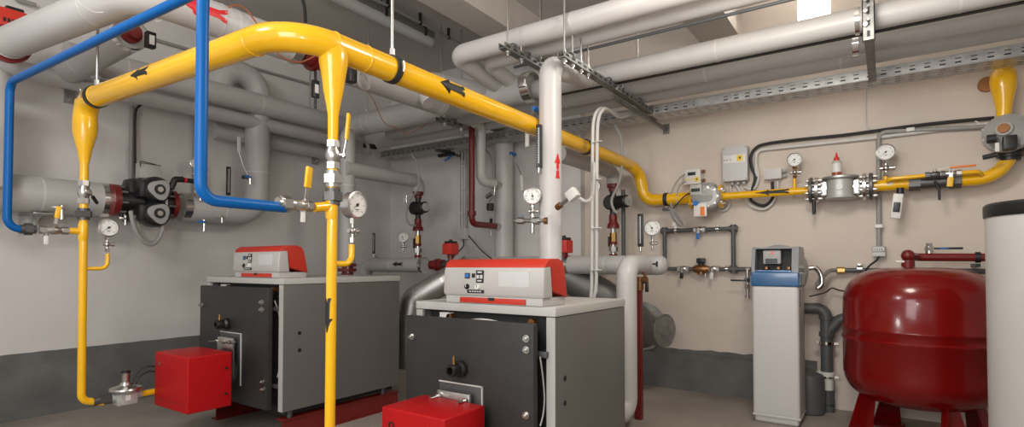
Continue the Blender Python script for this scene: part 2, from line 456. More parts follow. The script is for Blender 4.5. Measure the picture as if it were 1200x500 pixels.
# ================================================================== GAS LINE (yellow)
YM = 1.69
gx = at(386.6, 480, 'y', YM).x
ML = [V((1.098, 3.47, 1.862)), V((1.112, YM, 1.812)), V((4.13, 1.70, 1.80))]
zt_ = 1.812
gas = thing('gas_pipe', 'yellow gas main overhead with one drop pipe to each burner', 'pipe', (1.18, 1.78, 1.5))
m = MB()
xl = 1.098
path = [V((xl, 3.47, 1.70))] + ML + [V((4.30, 1.69, 1.785)), V((4.30, 1.625, 1.522)), V((4.30, 1.26, 1.521))]
# main: straight leg, elbow, long leg (radius .052), then thinner to the wall run
m.tube([V((xl, 3.47, 1.72)), V((xl, 3.47, 1.862)), ML[1], ML[2]+V((-1.2, -.004, .005))], .052, (.10, .19), 28, n=12)
m.tube([ML[2]+V((-1.2, -.004, .005)), ML[2], V((4.27, 1.665, 1.75)), V((4.30, 1.63, 1.522)), V((4.30, 1.25, 1.521))], .047, .10, 24, n=8)
sub(m, 'main_run', 'yellow', gas)
w_ = MB()
for q, d in ((V((1.288, YM, 1.812)), X), (V((1.111, 1.90, 1.816)), Y), (V((1.44, YM, 1.811)), X), (V((1.098, 3.30, 1.857)), Y)): w_.lathe([(.05, -.006), (.0535, -.002), (.0535, .002), (.05, .006)], q, d, 28)
sub(w_, 'weld_bead', 'yellow', gas)
tx = gx+.005
r_ = MB().lathe([(.040, .06), (.054, .0), (.053, -.03), (.046, -.07), (.040, -.11), (.037, -.135), (.036, -.14), (.0215, -.215), (.0195, -.23), (.0190, -.34)], (tx, YM, zt_-.03), Z, 24)
sub(r_, 'reducer', 'yellow', gas)
zl = at(100, 150, 'y', 3.47).z
r_ = MB().lathe([(.045, .16), (.052, .10), (.056, .03), (.053, -.02), (.034, -.09), (.021, -.17), (.0195, -.18), (.0195, -.30)], (xl, 3.47, 1.70), Z, 24)
sub(r_, 'reducer', 'yellow', gas)
# drop pipes
zv1 = at(388, 235, 'y', YM).z; zv0 = at(98, 250, 'y', 3.47).z
d_ = MB().tube([(tx, YM, 1.50), (gx, YM, .30), (gx+.25, YM, .27)], .0188, .05, 20)
sub(d_, 'drop_pipe', 'yellow', gas)
LL = at(95.2, 472, 'y', 3.47)
d_ = MB().tube([(xl, 3.47, 1.45), (LL.x, 3.47, LL.z+.012), at(121, 471, 'y', 3.47)], .0188, .045, 20)
sub(d_, 'drop_pipe', 'yellow', gas)
d_ = MB().tube([at(163, 461.5, 'y', 3.47), at(163, 461.5, 'y', 3.47)+X*.17], .017, 0, 18)
sub(d_, 'burner_stub', 'yellow', gas)
# tee stubs to vents and gauge elbows
tz0 = at(98, 271, 'y', 3.47).z; tz1 = at(388, 241, 'y', YM).z
t_ = MB().tube([(xl, 3.47, tz0), at(77, 270, 'y', 3.47)], .0165, 0, 18).lathe([(.0188, -.05), (.023, -.035), (.023, .035), (.0188, .05)], (xl, 3.47, tz0), Z, 20)
t_.tube([(gx, YM, tz1), at(368, 243, 'y', YM)], .017, 0, 18).lathe([(.0188, -.05), (.0225, -.03), (.0225, .03), (.0188, .05)], (gx, YM, tz1), Z, 20)
sub(t_, 'vent_tee', 'yellow', gas)
g_ = MB()
ga = at(98, 314.5, 'y', 3.47); gb = at(126, 314.5, 'y', 3.47)
g_.tube([ga, V((gb.x, 3.47, ga.z)), V((gb.x, 3.47, at(126, 297, 'y', 3.47).z))], .0105, .035, 14)
ga2 = at(388, 309, 'y', YM); gb2 = at(412, 309, 'y', YM)
g_.tube([ga2, V((gb2.x, YM, ga2.z)), V((gb2.x, YM, at(412, 286, 'y', YM).z))], .0115, .035, 14)
sub(g_, 'gauge_elbow', 'yellow', gas)
# arrows (black stickers)
for args in (((1.103, 2.80, 1.844), (-.01, 1, .028), (-1, 0, .10), .0527, arrow_prof(.16, .062)),
             ((1.83, YM, 1.811), (-1, 0, 0), (0, -1, .12), .0527, arrow_prof(.17, .075)),
             ((LL.x+.001, 3.47, at(95, 378, 'y', 3.47).z), -Z, (-.9, .12, 0), .0192, arrow_prof(.12, .046)),
             ((gx+.0006, YM, at(386, 389, 'y', YM).z), -Z, (-.95, -.10, 0), .0192, arrow_prof(.125, .046))):
    a_ = MB(); pipe_arrow(a_, *args); sub(a_, 'flow_arrow', 'arrow_black', gas, 'black flow arrow')

# clamps with threaded rods carrying the main
def pipe_clamp(name, label, c, ax, R, top, wide=.03, m='rubber', group=None, side=None):
    t = thing(name, label, 'pipe hanger', c)
    sub(MB().ring(c, ax, R, wide, .006), 'clamp_ring', m, t)
    sd = V(side) if side else V(ax).cross(Z).normalized()
    b = MB()
    for s in (1, -1):
        q = V(c)+sd*(s*(R+.016)); b.box(q+V((-.004, -.004, -.012)), q+V((.004, .004, .012))); b.cyl(q-Z*.022, q+Z*.022, .004)
    sub(b, 'clamp_screw', 'steel', t)
    if top:
        q = V(c)+Z*(R+.004)
        sub(MB().cyl(q, V((q.x, q.y, top)), .006), 'threaded_rod', 'steel', t)
        sub(MB().hexn(q, q+Z*.03, .012), 'nut', 'steel', t)
    return t
pipe_clamp('pipe_hanger', 'black rubber clamp and rod at the far left end of the yellow gas main', V((1.099, 3.325, 1.858)), (-.008, 1, .028), .052, CEIL)
pipe_clamp('pipe_hanger', 'black rubber clamp and rod on the yellow gas main just right of the tee', V((1.585, YM, 1.811)), (-1, .0, 0), .052, CEIL)
pipe_clamp('pipe_hanger', 'black clamp holding the yellow main behind the pair of white cables', V((3.36, 1.692, 1.803)), (-1, 0, 0), .047, None)

# ------------------------------------------------------------------ valves, gauges
def lever_valve(label, c, ax, L, r, pivot_dir, grip_dir, grip, grip_len, body='steel', bend=.0, tag=None, union=None, name='ball_valve', group=None, offs=None, cat='valve', gw=None):
    """ball valve centred at c along ax; spindle leaves along pivot_dir; lever runs along grip_dir"""
    c = V(c); ax = V(ax).normalized(); pd = V(pivot_dir).normalized(); gd = V(grip_dir).normalized()
    t = thing(name, label, cat, c, group)
    b = MB().hexn(c-ax*L/2, c-ax*L*.27, r*1.2).hexn(c+ax*L*.27, c+ax*L/2, r*1.2)
    b.lathe([(r*.95, -L*.28), (r*1.05, -L*.2), (r*1.3, -L*.08), (r*1.3, L*.08), (r*1.05, L*.2), (r*.95, L*.28)], c, ax, 20)
    sub(b, 'body', body, t)
    s = MB().cyl(c+pd*r*.9, c+pd*r*1.75, r*.5).hexn(c+pd*r*1.75, c+pd*r*2.1, r*.55)
    sub(s, 'spindle', 'steel', t)
    p0 = c+pd*r*1.85; wdir = gd.cross(pd).normalized(); w = (gw or .011)
    k = .35*grip_len
    off = pd*(bend*grip_len)
    l = MB(frame(p0, gd, pd)); 
    def bar(mb, a, bb, h, wd):   # a flat bar between two points
        d = (bb-a); M = frame(a, d, pd); mm = MB(M); mm.box((-h/2, -wd/2, 0), (h/2, wd/2, d.length)); mb.v += mm.v; o = len(mb.v)-len(mm.v); mb.f += [tuple(i+o for i in f) for f in mm.f]
    lv = MB(); bar(lv, p0-gd*r*.5, p0+gd*r*.4, .003, w); bar(lv, p0+gd*r*.3, p0+gd*k+off, .003, w*.9); bar(lv, p0+gd*k+off, p0+gd*(grip_len*.95)+off, .003, w*.9)
    lo = sub(lv, 'lever', 'steel', t)
    gm = MB(frame(p0+gd*(k*1.05)+off, gd, pd)); gm.box((-.0055, -w*.75, 0), (.0055, w*.75, grip_len-k), .004)
    sub(gm, 'grip', grip, lo)
    if tag:
        q = c+V(tag); tg = MB().box(q+V((-.009, -.003, -.022)), q+V((.009, .003, .022)), .003)
        to = sub(tg, 'tag', 'white', t)
        sub(MB(frame(q, Y, Z)).lathe([(.0125, -.003), (.016, -.003), (.016, .003), (.0125, .003)], (0, 0, 0), (0, 0, 1), 20, close=True), 'tag_ring', 'black', to) if False else None
        sub(MB().tube([q+V((-.008, 0, .02)), q+V((-.006, 0, .042)), q+V((.006, 0, .042)), q+V((.008, 0, .02))], .0022, .006, 8), 'tag_loop', 'dark_steel', to)
    if union:
        for u, um in union:
            q = c+ax*u; un = MB().hexn(q-ax*.016, q+ax*.016, r*1.75).cyl(q-ax*.03, q+ax*.03, r*1.25)
            sub(un, 'union_nut', um, t)
    return t
# gas drop stop valves
lever_valve('ball valve with raised yellow lever on the centre yellow drop pipe', (tx, YM, at(388, 181, 'y', YM).z), Z, .105, .0215, (.6, -.75, 0), (.1, 0, 1), 'grip_yellow', .155, bend=.03,
            union=[(-.155, 'dark_steel'), (-.09, 'steel')], gw=.02)
lever_valve('ball valve on the left yellow drop pipe in front of the grey wall pipe', (xl, 3.47, at(98, 225, 'y', 3.47).z), Z, .12, .022, (.3, -1, 0), (.6, .6, -.6), 'black', .09,
            union=[(-.115, 'dark_steel')])
# vent valves
vz = at(55, 270, 'y', 3.47)
lever_valve('ball valve with short yellow lever on the left blue vent pipe', at(63, 269.5, 'y', 3.47), X, .12, .017, (0, -.6, .8), (.15, 0, 1), 'grip_yellow', .095,
            tag=(at(54, 281, 'y', 3.47)-at(63, 269.5, 'y', 3.47)), union=[(-.10, 'dark_steel')], gw=.014)
lever_valve('ball valve with upright yellow lever on the centre blue vent pipe', at(352, 240.5, 'y', YM), X, .09, .0165, (0.2, -.6, .5), (.1, 0, 1), 'grip_yellow', .115,
            tag=(at(355, 253, 'y', YM)-at(352, 240.5, 'y', YM)), union=[(-.058, 'steel')], gw=.018)
def gauge(label, c, nrm, R, depth, stem, r=.008, cock=True, needle=2.4, case='steel', stemx=None, group=None, stem_mat='steel'):
    """round dial gauge; nrm = facing; stem = length of the stem below"""
    c = V(c); n = V(nrm).normalized()
    t = thing('pressure_gauge', label, 'gauge', c, group)
    M = frame(c, n, Z)          # local x = up-ish, local z = facing
    b = MB(M).lathe([(R*.93, -depth), (R, -depth+.004), (R, -.004), (R*1.06, -.002), (R*1.06, .004), (R*.93, .006), (R*.90, 0.0005), (R*.90, -depth*.3)], (0, 0, 0), (0, 0, 1), 36)
    sub(b, 'case', case, t)
    d = MB(M).cyl((0, 0, -.001), (0, 0, .0008), R*.91, seg=36)
    do = sub(d, 'dial', 'dial', t)
    tk = MB(M)
    for i in range(31):
        a = math.radians(-135+270*i/30)
        ca, sa = math.cos(a), math.sin(a); big = i % 5 == 0
        r0, r1, hw = (R*.62 if big else R*.72), R*.82, (R*.022 if big else R*.010)
        tk.add([(ca*r0-sa*hw, sa*r0+ca*hw, .0013), (ca*r1-sa*hw, sa*r1+ca*hw, .0013), (ca*r1+sa*hw, sa*r1-ca*hw, .0013), (ca*r0+sa*hw, sa*r0-ca*hw, .0013)], [(0, 1, 2, 3)])
    tk.box((-R*.38, -R*.22, .0009), (-R*.33, R*.22, .0014)).box((-R*.48, -R*.12, .0009), (-R*.45, R*.12, .0014))
    sub(tk, 'scale_marks', 'black', do)
    nm = MB(M); a = needle; ca, sa = math.cos(a), math.sin(a)
    nm.add([(-ca*R*.2-sa*R*.05, -sa*R*.2+ca*R*.05, .003), (-ca*R*.2+sa*R*.05, -sa*R*.2-ca*R*.05, .003), (ca*R*.7, sa*R*.7, .003)], [(0, 1, 2)]); nm.cyl((0, 0, .001), (0, 0, .004), R*.12, seg=16)
    sub(nm, 'needle', 'black', do)
    bk = c-n*depth*.5
    s = MB().cyl(bk-Z*R*.95, bk-Z*(R+stem), r*.85).hexn(bk-Z*(R*1.0), bk-Z*(R+stem*.22), r*1.6).hexn(bk-Z*(R+stem*.8), bk-Z*(R+stem), r*1.5)
    so = sub(s, 'stem', stem_mat, t)
    if cock:
        q = bk-Z*(R+stem*.52); sd = n.cross(Z).normalized()
        k = MB().ball(q, r*1.7).cyl(q-sd*r*2.4, q+sd*r*2.8, r*.9).cyl(q-sd*r*4, q-sd*r*2.4, r*1.3)
        sub(k, 'gauge_cock', 'steel', so)
    return t
gauge('round pressure gauge on the left yellow drop pipe, above its elbow', at(127.5, 266.5, 'y', 3.45), (.05, -1, 0), .047, .03, at(127, 279, 'y', 3.47).z-at(127, 297, 'y', 3.47).z, r=.008, needle=2.2)
gauge('large steel pressure gauge on the centre yellow drop pipe, nearest gauge', at(418.5, 240, 'y', 1.745), (.12, -1, 0), .052, .045, at(412, 256, 'y', YM).z-at(412, 286, 'y', YM).z, r=.0085, needle=2.2)
# left gas pressure regulator on the burner line
q = at(147, 463.5, 'y', 3.47)
t = thing('gas_regulator', 'small silver gas pressure regulator on the line into the left burner', 'regulator', q-Z*.05)
sub(MB().box(q+V((-.05, -.035, -.045)), q+V((.05, .035, .02)), .01).cyl(q-X*.075, q+X*.075, .022), 'body', 'meter_grey', t)
sub(MB().lathe([(.05, .02), (.075, .03), (.078, .038), (.075, .046), (.03, .06), (.022, .075)], q, Z, 28), 'diaphragm_housing', 'steel', t)
sub(MB().lathe([(.02, .06), (.02, .125), (.021, .127)], q, Z, 20), 'spring_dome', 'steel', t)
sub(MB().lathe([(.022, .126), (.022, .14), (.012, .142)], q, Z, 20), 'dome_cap', 'black', t)
sub(MB().hexn(q-X*.125, q-X*.07, .028).cyl(q-X*.15, q-X*.12, .024), 'union_nut', 'dark_steel', t)
sub(MB().box(q+V((-.012, -.037, -.02)), q+V((.012, -.034, .01))), 'label_plate', 'white', t)
cb = MB()
for dz, dx in ((.115, .03), (.085, .045)): cb.curve([q+V((dx, .0, .04)), q+V((dx+.02, 0, .04+dz*.6)), q+V((dx+.07, 0, .03+dz)), q+V((.155, .0, .02+dz))], .004)
sub(cb, 'impulse_cable', 'black', t)
sub(MB().box(q+V((.155, -.02, .02)), q+V((.215, .03, .16)), .006), 'connector', 'black', t)

# ================================================================== BLUE VENT PIPES
bx0 = at(9.5, 200, 'y', 3.47).x; bx1 = at(236, 150, 'y', YM).x
bz = at(10, 96, 'y', 3.47).z
vl = at(36, 269, 'y', 3.47)
vc = at(334, 238, 'y', YM); ve = at(236, 222, 'y', YM)
v = MB().tube([vl, V((bx0, 3.47, vl.z)), V((bx0, 3.47, bz)), V((bx0+.11, YM, bz+.03)), V((bx1, YM, 2.4))][:4], .0175, .055, 20)
vt = thing('vent_pipe', 'blue vent pipe with a leg at far left and another before the gas main', 'pipe', (bx1, YM, 1.2))
sub(v, 'left_leg', 'blue', vt)
v2 = MB().tube([V((bx0+.11, 1.80, bz+.03)), V((bx1, YM, bz+.06)), V((bx1, YM, ve.z-.03)), V((vc.x, YM, ve.z-.03))], .0175, .05, 20)
sub(v2, 'front_leg', 'blue', vt)
sub(MB().cyl((bx1, YM, ve.z+.055), (bx1, YM, ve.z+.062), .0182).cyl((bx1+.09, YM, ve.z-.03), (bx1+.095, YM, ve.z-.03), .0182), 'joint', 'blue', vt)

# ================================================================== INSULATED PIPES
def pipe(label, pts, r, fil=None, m='jacket', name='insulated_pipe', seams=(), seg=26, cat='pipe', group=None, extra=None):
    t = thing(name, label, cat, V(pts[0]), group)
    o = sub(MB().tube(pts, r, fil if fil is not None else r*1.6, seg, n=9), 'jacket', m, t)
    if seams:
        s = MB()
        for i, f in seams:
            a, b = V(pts[i]), V(pts[i+1]); s.ring(a.lerp(b, f), b-a, r, .012, .0012)
        sub(s, 'jacket_seam', 'jacket_light', t)
    if extra: extra(t)
    return t
WZ = 1.44
pl_ = pipe('large grey insulated pipe left of the twin pump on the left wall', [(-.3, 4.4, WZ), (1.525, 4.4, WZ)], .112, seams=((0, .8),))
sub(MB().ring((1.50, 4.4, WZ), X, .107, .05, .010), 'band_clamp', 'chrome', pl_)
def ex(t):
    sub(MB().ring((2.02, 4.4, WZ), X, .098, .05, .008), 'band_clamp', 'chrome', t)
rx = at(302, 160, 'y', 4.4).x
pipe('large grey insulated pipe right of the twin pump turning up the left wall', [(2.0, 4.4, WZ-.01), (rx, 4.4, WZ-.01), (rx, 4.4, 2.58), (rx-.33, 4.4, 2.58), (rx-.33, 4.4, 2.30)], .098, .17, seams=((0, .5), (1, .3), (1, .75)), extra=ex)
# bracket under the left wall pipe
q = at(42, 251, 'y', 4.5)
t = thing('wall_bracket', 'small steel bracket under the grey wall pipe beside the left blue vent', 'bracket', q)
sub(MB().box((q.x-.05, 4.36, WZ-.122), (q.x+.05, W, WZ-.113)).box((q.x-.05, W-.012, WZ-.24), (q.x+.05, W, WZ-.113)), 'plate', 'galv', t)
sub(MB().add([(q.x, 4.40, WZ-.122), (q.x, W-.01, WZ-.122), (q.x, W-.01, WZ-.24), (q.x+.006, 4.40, WZ-.122), (q.x+.006, W-.01, WZ-.122), (q.x+.006, W-.01, WZ-.24)], [(0, 1, 2), (5, 4, 3), (0, 3, 4, 1), (1, 4, 5, 2), (0, 2, 5, 3)]), 'gusset', 'galv', t)
# three pipes high on the left wall
pipe('upper and thickest of three parallel grey pipes high on the left wall', [(1.25, 4.30, 2.335), (3.42, 4.30, 2.335)], .085, seams=((0, .15), (0, .6)))
pipe('middle of three parallel grey pipes high on the left wall', [(-.2, 4.36, 2.19), (3.42, 4.36, 2.19)], .055, seams=((0, .5),))
pipe('lowest of three parallel grey pipes high on the left wall, behind the riser', [(2.3, 4.52, 2.09), (3.46, 4.52, 2.09)], .062)
q = at(84, 110, 'y', 4.6)
t = thing('wall_bracket', 'galvanised bracket under the high pipes at the left end of the wall', 'bracket', q)
sub(MB().box((q.x-.03, 4.2, q.z+.03), (q.x+.03, W, q.z+.055)).box((q.x-.03, W-.02, q.z-.06), (q.x+.03, W, q.z+.055)).cyl((q.x, W-.02, q.z-.03), (q.x, W-.035, q.z-.03), .012), 'bracket_arm', 'galv', t)
q = at(372, 178, 'y', 4.6)
t = thing('wall_bracket', 'galvanised bracket under the high pipes left of the yellow drop pipe', 'bracket', q)
sub(MB().box((q.x-.03, 4.3, q.z+.03), (q.x+.03, W, q.z+.06)).box((q.x-.03, W-.02, q.z-.12), (q.x+.03, W, q.z+.06)).tube([(q.x, 4.36, q.z+.03), (q.x, W-.01, q.z-.1)], .012), 'bracket_arm', 'galv', t)
# overhead large white pipe with red arrow
ay, az, ar = 2.68, 2.19, .081
pa = pipe('large white overhead pipe with a red flow arrow, bending at the top left', [at(12, 50, 'z', az), (at(110, 14, 'z', az).x+.03, ay, az), (1.80, ay, az)], ar, .15, 'jacket_mid', seams=((0, .72), (1, .45), (1, .55)))
pipe('thick grey overhead pipe under the yellow main between the tee and its right arrow', [(2.02, ay, az), (2.985, ay, az)], .100, m='jacket', seams=((0, .12), (0, .95)))
a = MB(); pipe_arrow(a, (1.16, ay, az), (-1, 0, 0), (0, -1, -.05), ar+.0012, [(0, 0, .002), (.085, 0, .046), (.0851, 0, .018), (.18, 0, .02), (.22, .012, .036)])
sub(a, 'flow_arrow', 'arrow_red', pa, 'red flow arrow')
cpv = V((1.785, ay, az))
sub(MB().ring(cpv, X, ar-.004, .05, .008), 'band_clamp', 'chrome', pa)
# end cap of the arrow pipe at its left end: red flange and silver rim
e0 = at(12, 50, 'z', az)
sub(MB().ring(e0+Y*.003, Y, ar-.006, .012, .008), 'end_rim', 'white', pa)
t = thing('flange', 'red pipe flange at the left end of the large white overhead pipe', 'flange', e0)
sub(MB().cyl(e0+Y*.02, e0+Y*.05, .10).cyl(e0+Y*.0, e0+Y*.12, .05), 'disc', 'red_oxide', t)
sub(MB().cyl(e0+V((.08, .0, -.03)), e0+V((.08, .09, -.03)), .01).cyl(e0+V((-.08, 0, -.04)), e0+V((-.08, .09, -.04)), .01), 'bolt', 'steel', t)
# orange actuator box at the far left edge
q = at(3, 27, 'y', 4.1)
t = thing('valve_actuator', 'orange-red actuator box with black cap at the top left corner', 'actuator', q)
sub(MB().box(q+V((-.14, -.1, -.08)), q+V((.085, .08, .06)), .01), 'body', 'actuator_red', t)
sub(MB().box(q+V((.0, -.06, .06)), q+V((.08, .06, .09)), .008), 'cap', 'black', t)
lt = MB()
for i in range(4): lt.box(q+V((-.02+i*.018, -.103, -.02)), q+V((-.008+i*.018, -.0995, .002)))
sub(lt, 'lettering', 'black', t)
sub(MB().cyl(q-Z*.2, q-Z*.08, .02), 'spindle', 'steel', t)
# second overhead pipe, parallel, with valve ring
l0 = at(60, 92, 'z', 2.27); l1 = at(152, 36, 'z', 2.27)
pz_ = pipe('grey overhead pipe below the blue vent at top left, ending at a clamped valve', [V((l1.x+.02, 4.45, 2.25)), V((l1.x, l1.y, 2.25))], .085, seams=((0, .35),))
e1 = V((l1.x, l1.y, 2.25))
sub(MB().ring(e1, Y, .08, .045, .008), 'band_clamp', 'chrome', pz_)
t = thing('butterfly_valve', 'red valve between the two large overhead pipes at top left', 'valve', e1)
sub(MB().cyl(e1, e1-Y*.035, .050).cyl(e1-Y*.0, e1-Y*.075, .034), 'body', 'red_oxide', t)
sub(MB().box(e1+V((.03, -.14, -.085)), e1+V((.075, -.10, -.0)), .004), 'handle', 'black', t)
sub(MB().box(e1+V((.04, -.142, -.07)), e1+V((.065, -.139, -.02))), 'tag', 'white', t)
# vent capillary wire over the arrow pipe
single(MB().curve([at(*p, 'y', ay-.1) for p in ((268, 9), (275, 6), (287, 10), (299, 25), (322, 58), (333, 68), (350, 73), (366, 67), (374, 60))], .004), 'sensor_wire', 'copper_wire', 'brown copper wire looping under the yellow elbow', 'wire')
single(MB().curve([at(*p, 'y', ay-.11) for p in ((88, -6), (96, 6), (110, 14), (121, 14.5))], .0022), 'sensor_wire', 'cable_white', 'thin white wire around the large pipe at top left', 'wire')
single(MB().curve([at(*p, 'y', 2.7) for p in ((199, -5), (201, 4), (196, 14), (188, 24), (182, 25))], .0025), 'sensor_wire', 'cable_white', 'thin white wire hanging beside the clamped valve at top left', 'wire')
# valve cluster behind the tee
q = V((1.93, ay, az))
t = thing('valve', 'dark red flanged valve on the white overhead pipe behind the yellow tee', 'valve', q)
sub(MB().cyl(q-X*.10, q+X*.07, .070).cyl(q-X*.03, q+X*.0, .088), 'body', 'red_oxide', t)
sub(MB().cyl(q-Z*.09, q-Z*.30, .008).box(q+V((-.02, -.012, -.24)), q+V((.02, .012, -.14)), .004), 'spindle', 'black', t)
sub(MB().box(q+V((-.012, -.014, -.215)), q+V((.012, -.012, -.165))), 'tag', 'white', t)
q = at(416, 92, 'y', 2.46)
t = thing('temperature_sensor', 'sensor head with a coil of spare wire behind the yellow tee', 'sensor', q)
sub(MB().box(q+V((-.05, -.02, -.03)), q+V((.0, .03, .07)), .006), 'head', 'black', t)
cw = MB()
for i in range(4): cw.lathe([(.042+.003*i, -.003), (.045+.003*i, 0), (.042+.003*i, .003), (.039+.003*i, 0)], q+V((.04, -.012-.006*i, -.012+.004*(i % 2))), (.2, -1, .1), 24, close=True)
sub(cw, 'wire_coil', 'cable_grey', t)
sub(MB().curve([q+V((.05, -.03, -.05)), at(438, 118, 'y', 2.72), at(450, 143, 'y', 2.8), at(465, 150, 'y', 2.9), at(480, 156, 'y', 2.95), at(503, 143, 'y', 3.0)], .0022), 'wire', 'copper_wire', t)

# ---- long pipes along the right wall (run along Y)
RZ = 2.25
x3 = 3.24
p3 = pipe('thick grey pipe high under the ceiling from the far corner to the banded joint', [(3.27, 4.0, RZ-.22), (3.27, 4.0, RZ), (x3, 2.07, RZ)], .098, .15, 'jacket', seams=((1, .12), (1, .16)))
sub(MB().ring((x3, 2.06, RZ), Y, .096, .07, .010), 'band_clamp', 'chrome', p3)
sub(MB().box((x3-.125, 2.03, RZ-.03), (x3-.10, 2.09, RZ+.04), .004), 'band_lock', 'steel', p3)
pipe('front of the three long grey pipes running above the cable tray', [(3.30, 2.09, RZ), (3.30, -2.5, RZ)], .064, m='jacket_mid', seams=((0, .12), (0, .28), (0, .52)))
pipe('middle of the three long grey pipes running above the cable tray', [(3.63, 3.9, RZ), (3.63, -2.5, RZ)], .062, m='jacket', seams=((0, .3), (0, .46)))
pipe('rear of the three long grey pipes above the cable tray, nearest the wall', [(3.86, 4.3, RZ), (3.86, -2.5, RZ)], .060, m='jacket', seams=((0, .4), (0, .6)))
# dark strip standing in for the shaded gap below the front pipe
single(MB().box((3.345, -2.4, RZ-.058), (3.375, 1.9, RZ-.05)), 'gap_shade_strip', 'inner_dark', 'thin dark strip for the shaded gap under the front long pipe', 'shade strip')
# pair of pipes nearer to camera, upper, with U bend
pipe('upper front white pipe of the pair crossing top centre, bending back at its left end', [(2.72, -2.0, 2.36), (2.72, 2.30, 2.36), (3.22, 2.30, 2.285)], .061, .075, 'jacket_light', seams=((0, .45), (0, .8)))
pipe('second white pipe tucked behind the upper pair front pipe at top centre', [(2.90, -2.0, 2.345), (2.90, 2.185, 2.345), (3.22, 2.185, 2.29)], .050, .07, 'jacket_light', seams=((0, .6),))
pipe('thin dark line of pipe under the second white pipe at top centre', [(2.945, -2.0, 2.289), (2.945, 2.0, 2.289)], .009, m='pvc_grey')
pipe('short grey pipe with a rounded elbow behind the yellow main arrow', [at(505, 120, 'z', 2.10), at(492, 92, 'z', 2.28), V((3.2, 2.42, 2.27))], .062, .09, 'jacket', seams=((1, .3),))
# trapeze rail with rods, two of them
def trapeze(label, x0, x1, y, z, rods, nuts):
    t = thing('trapeze_rail', label, 'pipe support', (x0, y, z))
    r = MB().box((x0, y-.02, z-.034), (x1, y+.02, z-.030)).box((x0, y-.022, z-.034), (x1, y-.018, z)).box((x0, y+.018, z-.034), (x1, y+.022, z))
    sub(r, 'channel', 'galv_dull', t)
    s = MB(); n = int((x1-x0)/.07)
    for i in range(n): s.box((x0+.02+i*.07, y-.0235, z-.022), (x0+.055+i*.07, y-.0215, z-.010))
    sub(s, 'slot_markings', 'inner_dark', t)
    for rx_, top in rods:
        q = MB().cyl((rx_, y, z-.06), (rx_, y, top), .006)
        ro = sub(q, 'threaded_rod', 'steel', t)
        sub(MB().hexn((rx_, y, z-.048), (rx_, y, z-.036), .013).hexn((rx_, y, z), (rx_, y, z+.012), .013).cyl((rx_, y, z-.037), (rx_, y, z-.034), .018), 'nut', 'steel', ro)
    c = MB()
    for nx in nuts: c.box((nx-.02, y-.026, z-.004), (nx+.02, y+.026, z+.02), .004)
    sub(c, 'clamp_foot', 'dark_steel', t)
    return t
ry = at(657, 65, 'z', 2.14).y
trapeze('slotted steel trapeze rail with hanging rods under the pipes right of the tall white riser', 2.60, 4.02, ry, 2.165, ((2.64, CEIL), (2.735, 2.31), (2.84, 2.315), (2.93, 2.31)), (2.72, 3.2, 3.4, 3.72, 3.95))
ry2 = at(572, 52, 'z', 2.20).y
trapeze('short slotted rail with rods under the bend of the white pipe pair', 2.50, 3.06, ry2, 2.255, ((2.56, CEIL), (2.70, 2.30), (2.92, CEIL)), (2.6, 2.75))
q = at(516, 139, 'z', 2.12)
trapeze('short dark rail under the thick grey pipe left of the red pipe', q.x-.03, q.x+.32, q.y, 2.13, ((q.x+.05, 2.16), (q.x+.25, 2.9)), (q.x+.15,))
# rods from the ceiling (single hangers)
def rod(label, px, ptop, pbot, ax, v_):
    a = at(px, pbot, ax, v_); b = at(px, ptop, ax, v_)
    single(MB().cyl(a, (a.x, a.y, min(b.z, CEIL)), .006, seg=10).hexn(a, a+Z*.015, .011), 'hanger_rod', 'steel', label, 'rod')
rod('thin rod from the ceiling beside the short grey elbow', 517, 28, 90, 'y', 2.98)
rod('thin rod from the ceiling just right of the yellow tee', 432, 37, 54, 'y', 3.25)
rod('thin rod hanging to the pipe behind the riser elbow', 634, -30, 74, 'x', 3.24)
rod('thin rod hanging to the front long pipe right of the trapeze', 747, -40, 69, 'x', 3.30)
rod('thin rod behind the reducer down to the high wall pipes', 363, 70, 130, 'y', 4.30)
rod('thin rod down to the clamped pipe right of the reducer', 430, 107, 131, 'y', 3.9)
rod('thin rod down to the left wall pipes at top left', 134, 50, 68, 'y', 4.34)
# vertical slotted channel at right carrying the pipes
q = at(1018, 30, 'x', 3.22)
t = thing('support_channel', 'vertical slotted steel channel crossing the long pipes at upper right', 'pipe support', V((3.2, q.y, 2.0)))
sub(MB().box((3.165, q.y-.026, 2.095), (3.17, q.y+.026, CEIL)).box((3.165, q.y-.026, 2.095), (3.205, q.y-.022, CEIL)).box((3.165, q.y+.022, 2.095), (3.205, q.y+.026, CEIL)), 'channel', 'galv_dull', t)
s = MB(); b = MB()
for i in range(17):
    z = 2.11+i*.055; s.box((3.1635, q.y-.006, z), (3.166, q.y+.006, z+.03))
for z in (2.17, 2.235, 2.29, 2.345, 2.40): b.hexn((3.165, q.y+.012, z), (3.15, q.y+.012, z), .011).cyl((3.165, q.y, z+.02), (3.145, q.y, z+.02), .005)
sub(s, 'slot_markings', 'inner_dark', t); sub(b, 'bolt', 'steel', t)
sub(MB().box((3.17, q.y-.02, 2.12), (4.0, q.y+.02, 2.16)), 'cross_arm', 'galv_dull', t)
sub(MB().ring((3.63, q.y+.07, RZ), Y, .062, .03, .008).ring((3.30, q.y+.05, RZ), Y, .064, .02, .008), 'pipe_clamp', 'chrome', t)

